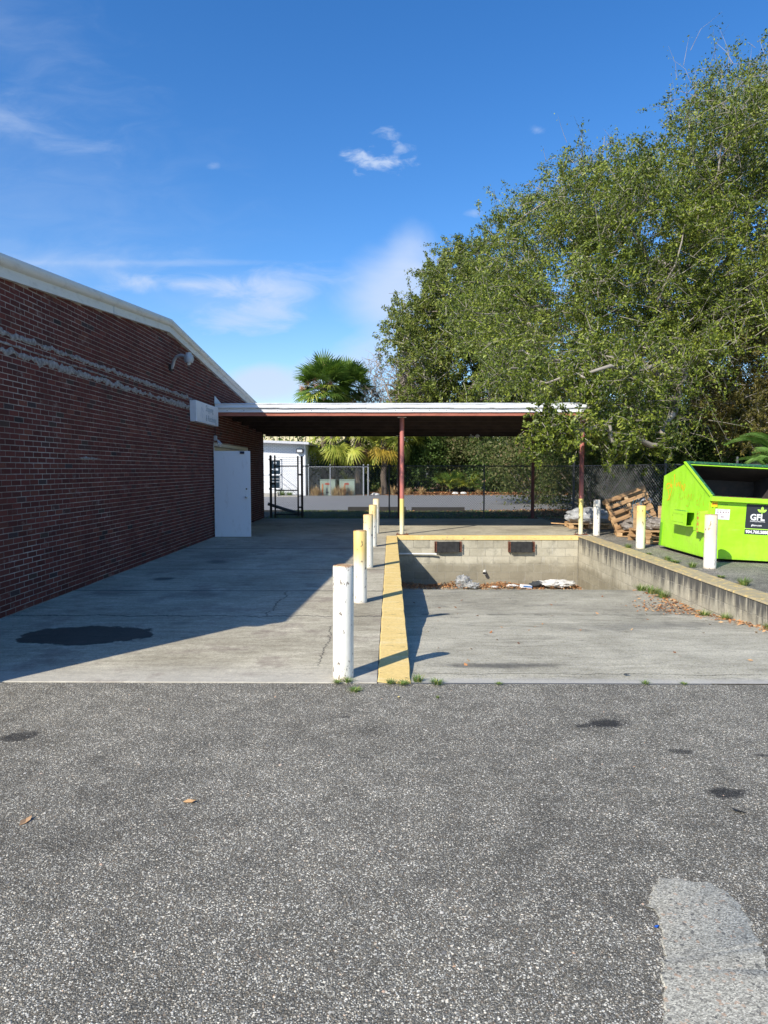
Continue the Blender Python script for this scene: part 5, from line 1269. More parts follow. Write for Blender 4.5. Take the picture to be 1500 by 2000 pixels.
for (k, x, y, z, s_, lb) in [(0, -.34, 5.30, 0, 1.0, 'weed tuft at the foot of the nearest white bollard'), (1, -.27, 5.10, -.008, .8, 'weed tuft on the asphalt just in front of the nearest bollard'), (1, -.42, 5.28, 0, .6, 'tiny weed at the left foot of the nearest bollard'), (0, .0, 5.26, 0, .8, 'weeds at the end of the yellow edge'), (1, .10, 5.25, 0, .8, 'weeds along the front end of the yellow edge, right half'), (0, .22, 5.33, -.005, 1.2, 'weed growing in the corner between yellow edge and ramp'), (1, .36, 5.26, 0, .9, 'low weed at the ramp joint right of the yellow edge'),
        (1, .85, 5.26, 0, .45, 'very small weed at the ramp joint, third from the yellow edge'), (0, 2.0, 5.27, 0, .7, 'small weed at the ramp joint near the right side'), (1, 2.3, 5.27, 0, .45, 'tiny weed at the ramp joint near the right side'), (0, .35, 4.95, -.008, .35, 'tiny seedling on the asphalt below the ramp joint'),
        (2, 4.52, 12.2, -.50, 1.0, 'leftmost grass clump where the ramp meets the right pit wall'), (2, 4.60, 11.9, -.50, 1.2, 'tall grass clump against the right pit wall'), (2, 4.62, 11.5, -.50, 1.0, 'grass clump right of the tall one against the pit wall'), (2, 4.60, 9.9, -.47, .8, 'lone grass clump further along the right pit wall'), (2, 4.66, 9.4, -.41, .7, 'small grass clump close to the camera end of the pit wall'), (2, 4.66, 8.3, -.29, .8, 'grass clump at the picture edge beside the pit wall'),
        (2, 5.10, 14.6, 0, .8, 'grass at the foot of the yellow-topped bollard beside the dumpster'), (2, 5.13, 12.6, 0, .7, 'grass on the yellow wall edge left of the peach bollard'), (1, 5.15, 12.3, 0, 1.2, 'low green patch on the wall edge left of the peach bollard'), (2, 5.20, 11.7, 0, .7, 'grass patch touching the peach bollard foot'), (2, 5.15, 9.9, 0, .9, 'bright grass patch on the wall edge near the picture edge'), (1, 5.16, 10.6, 0, .8, 'low weeds on the wall edge between two grass patches'), (1, 5.13, 13.5, 0, .7, 'thin weeds on the wall edge between two bollards')]:
    tuft(TU[k], 'weed_tuft', x, y, z, s_*(.72 if y < 6 else 1), lb, 'weed', GW)
TD = tuft_mesh('dry_grass_tuft', 160, .75, .55, .03, M_DRY, 5, .7); TG = tuft_mesh('green_grass_tuft', 120, .6, .5, .03, M_WEED, 6, .7)
GD = 'dry grass clumps across the road'
for (x, y, s_, lb) in [(-5.0, 44.3, 1.1, 'tall dry grass clump left of the left utility box'), (-4.75, 44.1, .8, 'dry grass clump at the left orange marker post'), (-3.55, 44.2, 1.1, 'dry grass clump between the two utility boxes'), (-3.15, 44.2, 1.0, 'dry grass clump at the right orange marker post'), (-2.6, 44.6, .8, 'dry grass clump right of the right utility box'),
        (-.6, 45.9, .7, 'dry grass clump just right of the far fence end'), (.1, 46.0, .9, 'dry grass clump behind the red canopy post'), (1.2, 46.2, .8, 'dry grass clump on the verge right of the canopy post'), (2.1, 46.2, .7, 'low dry grass on the verge left of the palmetto'), (6.0, 46.4, .6, 'small dry grass clump on the verge at mid distance')]:
    tuft(TD, 'dry_grass_tuft', x, y, 0, s_, lb, 'grass', GD)
tuft(TG, 'green_grass_tuft', -6.9, 43.0, 0, .9, 'green bushy clump by the handrail of the white building', 'grass', None)
tuft(TG, 'green_grass_tuft', -6.4, 43.0, 0, .7, 'smaller green clump right of the bush by the handrail', 'grass', None)
# short turf on the strip behind the deck
n = 9000; x = RNG.uniform(-4.4, 8, n); y = RNG.uniform(23.4, 28.2, n); h = RNG.uniform(.0, .05, n); a = RNG.uniform(0, 6.28, n); w = .012
V = np.stack([np.stack([x-w*np.cos(a), y-w*np.sin(a), np.full(n, -.03)], 1), np.stack([x+w*np.cos(a), y+w*np.sin(a), np.full(n, -.03)], 1), np.stack([x+RNG.normal(0, .03, n), y+RNG.normal(0, .03, n), h], 1)], 1)
tag(np_mesh('grass', V.reshape(-1, 3), 3, M_WEED), kind='stuff')

# ================================================================== TREES
def leafmat(name, stops, transl=.28, rough=.5):
    def f(g, p):
        r = g.node('ShaderNodeNewGeometry').outputs['Random Per Island']; wp = g.node('ShaderNodeNewGeometry').outputs['Position']
        n = g.noise(wp, 1.0, 5, .65); r2 = g.m('ADD', g.m('MULTIPLY', r, .56), g.m('MULTIPLY', g.mapr(n, .34, .66), .44))
        c = g.ramp(r2, stops)
        tr = g.node('ShaderNodeBsdfTranslucent'); g.put(tr.inputs[0], g.mix(1., c, (1.3, 1.35, .7), 'MULTIPLY'))
        mx = g.node('ShaderNodeMixShader'); mx.inputs[0].default_value = transl
        g.l.new(g.b.outputs[0], mx.inputs[1]); g.l.new(tr.outputs[0], mx.inputs[2])
        g.l.new(mx.outputs[0], g.n['Material Output'].inputs[0])
        return dict(col=c, rough=rough+.1, spec=.3)
    return mat(name, f)
M_OAK = leafmat('oak_leaf', [(0, (.024, .040, .009)), (.28, (.060, .090, .014)), (.52, (.130, .172, .022)), (.76, (.24, .28, .036)), (.94, (.33, .35, .08)), (1, (.36, .26, .07))], .15, .38)
M_OAK2 = leafmat('far_oak_leaf', [(0, (.028, .047, .011)), (.3, (.080, .110, .018)), (.6, (.165, .205, .030)), (.9, (.29, .31, .07)), (1, (.34, .26, .08))], .15, .38)
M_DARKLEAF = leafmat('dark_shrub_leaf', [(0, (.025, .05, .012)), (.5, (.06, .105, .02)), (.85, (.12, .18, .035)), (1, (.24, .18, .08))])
M_VINE = leafmat('vine_leaf', [(0, (.03, .05, .012)), (.4, (.08, .11, .025)), (.7, (.16, .16, .06)), (.9, (.27, .19, .11)), (1, (.38, .25, .15))])
M_CEDAR = leafmat('cedar_leaf', [(0, (.06, .065, .018)), (.4, (.13, .125, .03)), (.75, (.22, .18, .045)), (1, (.34, .22, .06))])
M_BARK = mat('oak_bark', lambda g, p: dict(col=g.ramp(g.noise(g.scale(p, (6, 6, 1.5)), 1.5, 5, .7), [(.3, (.10, .09, .075)), (.6, (.24, .22, .19)), (.8, (.34, .32, .28))]), rough=.95, nor=g.bump(g.noise(p, 14, 4, .7), .8, .03)))
M_TWIG = mat('grey_twig', lambda g, p: dict(col=g.ramp(g.noise(p, 2, 3), [(.3, (.20, .17, .14)), (.7, (.42, .38, .32))]), rough=.9))
M_TWIGB = mat('bare_twig', lambda g, p: dict(col=g.ramp(g.noise(p, 2, 3), [(.3, (.22, .18, .15)), (.7, (.42, .36, .31))]), rough=.9))
def nrm(a): return a/np.maximum(np.linalg.norm(a, axis=1, keepdims=True), 1e-9)
def foliage(C, per, size, tw, root, m_leaf, m_twig, dens=None, asp=.46, twig_r=.007, inner=.25, upb=.15, jit=.10, crown='crown', sct=1.):
    C = np.asarray(C, float); nc = len(C); idx = np.repeat(np.arange(nc), tw); c = C[idx, :3]; R = C[idx, 3]
    d = RNG.normal(size=(len(idx), 3)); d[:, 2] += upb; d = nrm(d); ln = R*RNG.uniform(.45, 1.1, len(idx))
    bend = RNG.normal(0, .16, (len(idx), 3))*ln[:, None]; bend[:, 2] -= .10*ln
    c = c+RNG.normal(0, .42, c.shape)*R[:, None]*sct
    tip = c+d*ln[:, None]+bend; mid = c+d*ln[:, None]*.5+bend*.1
    # twigs: three-sided, two segments
    if m_twig:
        p1 = nrm(np.cross(d, RNG.normal(size=d.shape))); p2 = nrm(np.cross(d, p1)); rings = []
        for pos, rr_ in ((c, twig_r*1.5), (mid, twig_r), (tip, twig_r*.35)):
            rings.append(np.stack([pos+(p1*math.cos(k*2.094)+p2*math.sin(k*2.094))*rr_ for k in range(3)], 1))
        V = np.concatenate(rings, 1).reshape(-1, 3); b = 9*np.arange(len(idx))[:, None, None]
        f = np.array([[r*3+k, r*3+(k+1) % 3, (r+1)*3+(k+1) % 3, (r+1)*3+k] for r in range(2) for k in range(3)])
        o = np_idx_mesh('twigs', V, (f[None]+b).reshape(-1, 4), m_twig, root); o['kind'] = 'stuff'
    if per:
        w = np.ones(nc) if dens is None else np.asarray(dens); k = np.maximum(1, (per/tw*w[idx]).round().astype(int)); j = np.repeat(np.arange(len(idx)), k)
        t = inner+(1.03-inner)*RNG.random(len(j))**.75; cc = c[j]; base = np.where(t[:, None] < .5, cc+(mid[j]-cc)*(t[:, None]*2), mid[j]+(tip[j]-mid[j])*(t[:, None]*2-1))
        pos = base+RNG.normal(0, jit, (len(j), 3))*R[j][:, None]
        a = nrm(d[j]*.6+RNG.normal(0, .7, (len(j), 3))); nn = nrm(RNG.normal(0, 1, (len(j), 3))+np.array([0, 0, .7])); bb = nrm(np.cross(a, nn))
        s_ = size*RNG.uniform(.65, 1.35, len(j))[:, None]
        V = np.stack([pos-a*s_*.5, pos+bb*s_*asp*.5, pos+a*s_*.5, pos-bb*s_*asp*.5], 1).reshape(-1, 3)
        o = np_mesh(crown, V, 4, m_leaf, root); return o
def skeleton(root, base, fork_z, clumps, r0, m_bark, lean=(0, 0), name='trunk'):
    """trunk plus limbs that reach every clump, grown from the nearest existing joint"""
    base = Vector(base); nodes = [base, base+Vector((lean[0]*.3, lean[1]*.3, fork_z*.35)), base+Vector((lean[0]*.7, lean[1]*.7, fork_z*.7)), base+Vector((lean[0], lean[1], fork_z))]
    par = [-1, 0, 1, 2]; root_n = 3; dist = [0, 0, 0, 0]
    cl = sorted([Vector(c[:3]) for c in clumps], key=lambda p: (p-nodes[3]).length)
    for p in cl:
        best = min(range(2, len(nodes)), key=lambda i: (nodes[i]-p).length*(1.0+.0*i)+.28*dist[i]+(.6 if nodes[i].z > p.z+.5 else 0))
        nodes.append(p); par.append(best); dist.append(dist[best]+(nodes[best]-p).length)
    w = [1.]*len(nodes)
    for i in range(len(nodes)-1, 0, -1): w[par[i]] += w[i]
    W0 = w[0]; mb = MB(); ml = MB()
    rad = [r0*(x/W0)**.56 for x in w]
    mb.tube([nodes[0]-Vector((0, 0, .3)), nodes[0]+Vector((0, 0, .15)), nodes[1], nodes[2], nodes[3]], [r0*1.5, r0*1.15, r0, r0*.9, r0*.8], 10)
    for i in range(4, len(nodes)):
        a, b = nodes[par[i]], nodes[i]; m1 = a.lerp(b, .35)+Vector([random.gauss(0, .09) for _ in range(3)])*(b-a).length; m2 = a.lerp(b, .7)+Vector([random.gauss(0, .09) for _ in range(3)])*(b-a).length
        ra = min(rad[par[i]]*.8, rad[i]*1.7); ml.tube([a, m1, m2, b], [ra, rad[i]*1.15, rad[i], rad[i]*.7], 5, caps=False)
    mb.build(name, m_bark, root, smooth='all', fix=False); ml.build('limbs', M_TWIG if m_bark is M_BARK else m_bark, root, smooth='all', fix=False)
def parse(s_): return [tuple(float(v) for v in t.split(',')) for t in s_.split()]
CA = parse("""13.4,24.1,13.3,1.5 14.5,25.3,16.5,1 6.8,28.7,4.1,0.8 9.6,21.6,9.6,1 14.2,21.1,10.8,1.3 9,22,4.9,1 16.8,24.8,9.7,1 13.2,27.3,14.8,1.3 12.8,21.8,9.3,1.2 3.7,26.2,7.2,1.1 15.7,23.6,13.6,1.4 9.2,25.9,6.8,1.5 18.2,27,16,1.4 9,24.5,8.9,1.5 5.9,19.5,9.2,1.1 22.9,29.9,14.5,0.9 6.5,25.3,10.1,0.9 17.4,24.2,12.7,0.8 9.4,28.8,3.6,1.1 11.7,28.5,8.1,1 17.2,25.7,11.6,1.3 12,26.8,7.3,0.8 7.8,23.9,11.4,1.3 8.1,23.1,6.3,1.4 5.9,24.8,4.2,1.3 11.5,24.7,12.4,0.8 11.9,27.2,8.9,1.2 12.8,26,10.3,1 6.3,22.2,9.7,0.8 14.7,25.3,9.9,1.1 7.9,29.2,11.4,0.9 13.3,21.5,11.9,1 5.7,25.8,11.4,1.5 12.6,29.4,13.3,1.1 17.2,23.4,10.4,1.1 9.4,19.8,8.8,0.9 13.7,21.5,5.9,1 10.3,26.7,12.2,1.4 20,25.4,9.9,1.2 7.4,28.8,14.3,1.1 3.5,22.1,8.7,1 19,27.7,12.4,0.8 15.2,26.4,15,0.9 14.3,28,17.7,1.3 9.8,22.2,6.9,1 13.4,26.8,16.9,1.2 9.4,20.3,5.4,0.9 6,19.9,7.5,1 15.4,20.2,9,1 12.5,27.2,12.5,1.3 16.5,22,9.2,1.4 6.2,28.1,8.2,1.5 10.7,27.7,9.9,1.2 11.9,26.3,14.4,1.2 7,24,9.7,1 13.3,29.4,17.4,1.4 14.6,19.6,10.4,1 7.6,22,10.9,1.2 18.5,25.8,5.8,1.2 4,28.9,7.9,0.9 17.7,25.2,14,1.3 4.2,28.6,11.4,1 19.8,29.4,12.1,1.1 12.9,22.1,7.8,1.3 14.7,24.3,10.7,0.9 15.8,22.6,11,1.5 9.2,25.9,9.9,1.1 8,19.5,8.9,0.8 10,23,9.8,0.9 9.6,28.1,7.9,1.3 17.3,29.8,18.9,1.2 15,29,15.3,1.5 10.8,21,7.1,1.4 16.7,24.7,11.1,0.9 6.9,27.1,11.3,1.1 11.6,20.6,8.5,1.2 8.3,25,4.7,1.3 3,20,5.4,1 3.6,22.8,7.5,1.2 6.5,29,12.9,1.2 13.1,29.9,7.4,1 4.8,27.3,12.2,1.3 6.9,20.9,9.1,1 17.4,27.9,9.3,0.9 9.4,28.5,9.6,1.2 9.5,20.7,7.5,0.9 11.9,29.5,14.7,1 8.5,24.2,6.9,1.1 7,19.8,10,1.1 15.1,28,16.8,1.5 6.1,21.8,7.9,1.1 8.9,29.9,13.8,1.2 10.2,23.6,5.1,0.9 8.5,21.5,6,1.1 22.4,29.2,9.6,1.3 3.5,21.4,6.8,0.9 13.7,28.4,10.5,1.4 10.1,21.7,11.1,1.3 16.4,26.5,14.1,1 18.1,24.5,11.1,0.9 11.4,27.7,14.4,0.9 10,20.6,12.7,1.2 11.7,28.2,11.2,1.2 15.1,27.2,11.4,0.9 19.1,29.1,14.8,1.4 5.5,28.5,10.1,1 5.6,25.4,5.6,1.2 18.6,29.1,9.8,0.8 15.3,21.5,9.6,1.2 14.6,29.8,10.2,1.4 14.7,29.9,7.7,1.2 8,20.1,3.8,1.2 14.2,21.4,8.5,1.3 21.3,28.6,7.8,0.8 20.6,27.5,14.6,1.3 16.7,29.2,10.5,0.9 17.4,29.3,13.3,0.9 18,28.4,17.8,1.1 10.8,27.7,5.2,1.2 15.9,28.5,11.9,1.1 9,24.9,3.1,1 19.3,24.3,8.9,1.1 16.5,21.6,10.6,1.1 7.3,22.3,4.4,1.1 18.3,26.4,12,0.9 10.6,28.8,9.1,1.5 15.2,22.4,7.2,1.3 6.8,29.4,5.8,1 12,23,9.8,1.4 8.4,27.4,5.8,0.9 4.4,24,5.8,1.2 5,25.9,7.4,1.2 20,26.1,11.1,1.1 16.8,24.2,14.1,1.3 14,28.2,12.2,1.3 11.5,29.7,7.2,1.3 6.3,24,8,0.9 8.7,26.1,8.5,1.4 7.3,24.8,8.3,0.9 17.8,24.6,8.1,1.2 11.5,24.9,11.1,1.4 6.9,19.6,5,1 13,20.5,6.4,1.1 4.9,27.3,6.7,1.5 11.6,25.9,16,0.8 16.1,29.6,16.1,1.2 8.2,21.7,7.4,1.3 11.4,23.7,7.1,1.4 8.7,25,11.3,1.4 14.7,22.6,9.5,1.5 13.7,29.1,15.1,1.2 14.4,28.2,9.2,1 15.2,25.9,12.9,1.3 14.8,26.3,9.2,1.1 6.9,27.1,3.2,0.9 15.5,23,5.8,0.9 15.2,23.9,8.1,1.5 4,28.3,9.5,1.4 5.4,20.4,4.3,1.3 17.1,26.4,7,1.5 4.6,22.7,9.1,1.1 18.8,25.7,14.3,1 13.1,23.8,11.4,1.4 6.2,22.4,5.8,1.4 5.6,20.2,5.8,0.9 15.8,20.5,7.2,1 10.4,19.7,6.8,1.4 8.3,28.4,4.2,1.4 11.9,20,10.4,1 4.9,23.1,7.4,1 18.7,27.6,9.8,1.2 10.3,24.4,12.8,1.1 11.6,25.4,7.1,1.5 15.5,24.2,6.7,1.1 8.1,28.8,6.1,1.4 8.8,23.4,4.2,1.1 11.1,27.8,7.3,0.9 11.2,22.5,11.9,1.3 10.4,22.7,14,1.3 13.4,27.4,8.9,1 9.9,23.8,6.6,1.2 18,24,5.7,1.2 15.8,22.3,12.3,1.2 10.2,29.2,13.8,1.1 16.6,21.5,7,1.1 8.1,27.1,14,1.1 5.8,28.3,11.5,1.3 16.5,26.3,15.6,1.2 13.9,26.2,12.5,1.5 2.9,24.3,7.5,1.1 7.5,26,9.2,0.9 4.3,24.7,10.7,0.9 13.3,29.4,9.4,1.4 17.9,29.4,14.5,0.9 14.4,23.1,13.1,1.2 5.6,21.4,10.5,1.1 15.2,29.4,18.7,1.2 18.3,29.4,11.8,1.3 16.6,27,11.3,0.8 12.7,29.3,11.4,0.9 16.2,26.1,8.1,1 20.5,27.3,13,1.2 12.2,22.4,11.2,1.2 13.6,24.6,8,1.4 4.8,19.9,6.8,1.3 8.6,26,12.1,1.2 6.4,21.1,6,1.3 5.5,22.7,3.3,0.8 16.1,24.8,12.4,0.9 14.9,27.8,13.8,1.2 11.4,23.2,13.2,0.9 7.7,20,7.3,1.1 22.2,29.6,15.7,1 5.7,24.2,11.2,1.3 21.1,28,10.6,1 18,27.2,14,1.4 13.8,24.9,15.4,1.1 14.1,19.9,8.5,0.8 11,29.1,3.5,1 10.3,24.7,8.7,0.9 6.2,29.5,8.3,0.8 11.2,22.1,7.6,1.1 10.6,23.9,10.9,1 12,23.2,14.3,0.9 2.2,20.3,6.5,1.1 14.9,25,13.9,1.3 7.5,27.6,8.1,1.2 11,21.6,12.8,0.9 10.3,24.4,14.5,0.9 4.9,28.2,5.8,1""")
CB_ = parse("""5.9,46.8,10.2,1.1 10.1,47.1,7.4,1.6 0.9,46,6.4,1 5.4,50.8,11.4,1.4 4.3,47.2,8.7,1.7 3.6,46,13.7,1.5 2.7,54.4,14.1,1 3.4,53.8,7.5,1.1 5.8,49.6,15.3,1.1 2.1,51.6,9.8,1.1 3.7,52.7,11.6,1.8 10.1,52.9,10.9,1.6 5.1,47.6,14.8,1.5 11.6,53.8,7.6,1.3 6.9,51.4,6.2,1 5.7,49.3,6.7,1.9 6.2,49.4,12.4,1.3 8.7,51.6,15,1.8 9.8,50.6,10.9,1.2 9.3,49.2,6.6,1.4 2.1,49.4,5.8,1.1 1,49.7,12,1.7 6.5,48.9,9.1,1.3 7,51.7,17.4,1.3 9.3,49.1,13.6,1.1 3.7,47.3,12.5,1.1 1.5,48.7,7.6,1.4 5.9,53.4,7.5,1 6.9,55.2,16.3,1.4 8.1,47.6,8.7,1.2 9.8,55.4,10.2,1.6 4.3,52.5,6.4,1.4 9.7,54.7,15.4,1.9 8,49.3,11.3,1.3 7.4,47.3,12.2,1.7 1.9,55.9,12.7,1.2 6.8,46.4,7.5,1.2 5.7,52.3,15.7,1.2 11.1,50.7,7,1.6 1.2,52.4,11.2,1.4 9.4,53.3,7.5,1.1 3.5,50.8,9,1.4 2.8,49,10.9,1.6 1.8,46.6,9.5,1.8 6.7,54.2,17.7,1.4 9.1,50.6,12.6,1.4 7.2,55.8,13.4,1.4 2.9,49.9,13.5,1.4 1.6,54.8,9.4,1.2 3.5,52.4,16.8,1.1 2.1,48,12.7,1.3 1.1,54,7.2,1.1 5.3,55.6,14.7,1.1 6.7,51.6,10.5,1 2.6,51.7,13.6,1.6 9.1,46.1,10.4,1.4 4.8,53.4,17.9,1.5 8.8,49.3,8.9,1.4 5.1,51.3,17.4,1.1 6.7,48.3,14.2,1.9 4.2,55.1,13.3,1.8 8.7,51.1,8.4,1.7 6.8,54.6,6.7,1.8 5.5,53.2,10.5,1.9 3.6,49.5,7.9,1.2 6.1,55.4,11,1 7.7,49.9,13.5,1.3 8.1,50.2,5.9,1.2 3.6,55.5,7,1.2 9.7,47.7,10.1,1.2 3,47.8,7.4,1.2 8.4,53.9,12.5,1.1 1,52.7,13.1,1.3 7.9,52.7,13.7,1 5.1,48.7,10.5,1.8 3.2,55.1,10.9,1.2 12,55.7,6.6,1.7 3.5,50.9,15.1,1.7 7.8,54.4,8.7,1.6 3.1,55.8,9.1,1.3 4.3,46.3,10.6,1.5 6.2,55.2,8.4,1.8 5.6,46.1,12.4,1.6 5,46.7,6.1,1.3 3.6,55.3,16.7,1.8 8.5,52.1,11.7,1.3 8.3,53.8,16.4,1.4 11.1,53.7,9.4,1.6 5.6,52.8,13.9,1.7 10.3,52,9,1.5 1.7,54,12.2,1.2 3.9,52.7,9.4,1.7 7.3,46,9.8,1.7 10,54.7,6.4,1.5 6.9,47,6,1.4 9.2,55.7,13.1,1.7 10.3,53,13.3,1.2 4.8,50.1,13.4,1.8 0.8,47.1,11,1.3 6.3,55.8,18.2,1.3 9.8,56,8.1,1.4 5.8,54.4,12.7,1.4 8.3,52.5,10,1.1 2.2,46.1,7.9,1.7 7.2,53.7,11,1.8 3,48,14.2,1.3 1.4,52.1,7.3,1.6 3.3,51,12,1.7 0.9,49.8,10,1.7 1.6,55.9,6.9,1.6""")
over = [(3.55, 16.2, 2.35, .42), (3.80, 16.1, 2.75, .5), (4.25, 16.2, 2.55, .5), (3.75, 16.4, 2.95, .35), (4.9, 16.5, 3.55, .4), (5.1, 16.6, 2.75, .6), (5.9, 17.2, 2.55, .6), (5.5, 16.7, 2.25, .45), (6.6, 17.7, 3.2, .7), (7.3, 18.5, 2.8, .7), (5.6, 17.2, 3.6, .7), (6.4, 18, 4.2, .8), (7.8, 18.6, 4.4, .9), (8.1, 19.4, 3.6, .9), (7.3, 19.2, 5.2, .9), (4.6, 16.9, 4.0, .55), (5.4, 18.2, 4.9, .8), (3.6, 17.6, 3.75, .5), (6.9, 17.6, 2.3, .5), (2.9, 18.5, 4.1, .7), (3.9, 19.4, 4.9, .9), (8.9, 18.9, 4.9, .9), (10.2, 20.6, 6.9, 1.), (11.3, 21.2, 7.6, 1.1), (12.6, 21.5, 8.6, 1.1), (9.4, 20.2, 5.8, .9), (13.4, 21.4, 7.2, 1.)]
ot = thing('oak_tree', 'huge spreading live oak filling the right side and hanging over the canopy corner', 'tree', (12.6, 25.5, 0))
CA = [(x, y, z if z < 11 else 11+(z-11)*.86, r) for x, y, z, r in CA]
CA = [(x+(.2 if x < 9 and z > 5 else 0), y, z-min(.25, max(0, (z-5)*.15)), r) for x, y, z, r in CA]
CA = [(x, y, (max(z, 3.5+r) if (x-r < 5.0 and y > 16.5 and y < 24.6) else z), r) for x, y, z, r in CA]
over = [(x, y, (max(z, 3.5+r) if (x-r < 5.0 and y > 17.0 and y < 24.6) else z), r) for x, y, z, r in over]
allA = [(x, y, z, r*1.0) for x, y, z, r in CA]+over
skeleton(ot, (12.6, 25.5, -.1), 3.6, allA, .52, M_BARK, (-.7, -.3))
densA = [(.5 if c[2] > 13.6 else (.8 if c[2] > 12.2 else 1.)) for c in allA]
densA = [d*(.55 if i >= len(CA) else 1) for i, d in enumerate(densA)]
foliage(allA, 2600, .090, 44, ot, M_OAK, M_TWIG, densA, jit=.06, inner=.2, twig_r=.006)
# bare uprights over the top
tp = [c for c in allA if c[2] > 12.5]
foliage([(c[0], c[1], c[2]+.3, c[3]*1.05) for c in tp], 60, .08, 14, ot, M_OAK, M_TWIG, upb=2.2, twig_r=.006, inner=.6, crown='top_sprigs')
o2 = thing('oak_tree', 'live oak beyond the road, left of the huge oak and rising behind the canopy roof', 'tree', (5.5, 51, 0))
skeleton(o2, (5.5, 51, -.1), 4.5, CB_, .55, M_BARK, (.3, 0))
foliage(CB_, 2000, .17, 34, o2, M_OAK2, M_TWIG, twig_r=.011, jit=.06, inner=.25)
ct = thing('cedar_tree', 'olive brown cedar with drooping feathery foliage behind the dumpster', 'tree', (12.3, 23.2, 0))
cc = [(11.4, 22.0, 6.2, .8), (12.3, 22.3, 6.8, .9), (10.6, 21.8, 4.6, .75), (11.4, 21.4, 4.9, .85), (12.2, 21.6, 5.4, .9), (10.2, 21.4, 3.7, .7), (10.9, 21.1, 3.9, .8), (11.9, 21.2, 4.2, .9), (13.0, 22.0, 5.0, 1.), (13.2, 22.4, 7.2, 1.), (12.8, 23, 8.2, .8), (11.5, 21.3, 3.2, .7), (10.6, 21.3, 3.0, .55), (12.6, 21.6, 3.3, .8), (13.5, 22.4, 3.6, .9)]
skeleton(ct, (12.3, 23.2, -.2), 2.6, cc, .2, M_BARK)
cc += [(10.2, 20.9, 5.6, .8), (11.2, 21.3, 6.0, .8), (13.6, 21.8, 6.2, .9), (12.4, 21.2, 4.4, .9), (11.0, 20.9, 3.1, .7)]
foliage(cc, 3600, .10, 60, ct, M_CEDAR, M_TWIG, asp=.30, upb=-.4, jit=.07)

# bare winter tree between palm and oak
bt = thing('bare_tree', 'bare grey leafless tree between the tall palm and the oak', 'tree', (-.3, 50, 0))
bc = [(random.uniform(-2.4, 1.6), random.uniform(48.5, 51.5), random.uniform(5.4, 9.6), random.uniform(.8, 1.3)) for _ in range(34)]
bc = [c for c in bc if c[2] < 10.2-abs(c[0]+.3)*.9]
skeleton(bt, (-.3, 50, 0), 2.5, bc, .18, M_TWIGB)
foliage(bc, 0, .1, 46, bt, M_OAK2, M_TWIGB, twig_r=.016, upb=.8)

# shrubs: dark understory across the road and behind the side fence
def shrub(x, y, w, h, label, m_, size=.12, per=900, n=9, name='shrub', seed=0, grp='shrubs behind the fences', tws=18):
    t = thing(name, label, 'shrub', (x, y, 0), grp); cl = []
    for _ in range(n): cl.append((x+random.uniform(-.5, .5)*w, y+random.uniform(-.35, .35)*w, random.uniform(.18, .9)*h, random.uniform(.28, .42)*min(w, h)))
    cl.append((x, y-.2, .25*h, .35*min(w, h)))
    mb = MB()
    for c in cl: mb.tube([(x+random.uniform(-.1, .1), y, -.1), (x*.5+c[0]*.5, y*.5+c[1]*.5, c[2]*.45), c[:3]], [.05, .035, .015], 5, caps=False)
    mb.build('stem', M_TWIG, t, fix=False); foliage(cl, per, size, tws, t, m_, None, inner=.1, jit=.22, crown='foliage')
places = ['behind the right end of the far fence', 'just right of the canopy post', 'behind the palmetto', 'left of the middle fence post', 'right of the middle fence post', 'in the middle of the far verge', 'left of the rear right canopy post', 'right of the rear right canopy post', 'beyond the fence corner', 'beyond the wrapped load']
kinds = [('dark glossy', M_DARKLEAF), ('vine-draped brownish', M_VINE), ('mid green leafy', M_OAK2)]
for i in range(11):
    x = -.6+i*1.55; kd, m_ = kinds[[2, 0, 0, 1, 1, 0, 1, 0, 1, 0, 0][i]]
    shrub(x, 48.2+random.uniform(-.5, .8), 2.6, 4.6+random.uniform(-.4, .6), '%s tall shrub across the road %s' % (kd, places[i % 10]) if i < 10 else 'last dark tall shrub across the road, nearest the big oak', m_, .18, 1100, 11)
shrub(-3.2, 47.6, 3.0, 3.0, 'dark shrub behind the utility boxes under the palms', M_DARKLEAF, .16, 900, 10)
shrub(-1.4, 47.2, 2.2, 2.2, 'low dark shrub right of the far fence end posts', M_DARKLEAF, .16, 800, 8)
for i, (x, y, w, h) in enumerate([(8.2, 27.5, 3.2, 3.6), (10.2, 25.6, 3.2, 4.2), (12.4, 24.6, 3.4, 4.4), (14.9, 24.6, 3.6, 4.8), (11.0, 29, 4, 5.), (14.2, 29, 4, 5.), (17.6, 27, 4, 5.2), (9.2, 31.5, 4.2, 4.6), (18.5, 23, 4, 5), (7.4, 34, 4, 3.4), (12.0, 35, 5, 5.5), (16.5, 34, 5, 6)]):
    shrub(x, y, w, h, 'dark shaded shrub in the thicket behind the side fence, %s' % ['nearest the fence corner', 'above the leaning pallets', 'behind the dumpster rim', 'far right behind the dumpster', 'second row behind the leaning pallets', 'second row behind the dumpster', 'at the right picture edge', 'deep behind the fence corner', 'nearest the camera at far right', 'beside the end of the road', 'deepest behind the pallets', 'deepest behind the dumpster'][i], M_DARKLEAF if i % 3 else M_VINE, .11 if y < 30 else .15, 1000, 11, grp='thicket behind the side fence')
hd = []
for i in range(60): hd.append((RNG.uniform(-14, 60), RNG.uniform(56, 64), RNG.uniform(.5, 6.5), RNG.uniform(1.8, 3.)))
hd = [c for c in hd if c[0] > -1 or c[2] < 2]
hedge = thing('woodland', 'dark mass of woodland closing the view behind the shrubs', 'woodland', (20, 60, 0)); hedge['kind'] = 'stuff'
foliage(hd, 1500, .34, 20, hedge, M_DARKLEAF, None, inner=.05, jit=.25)

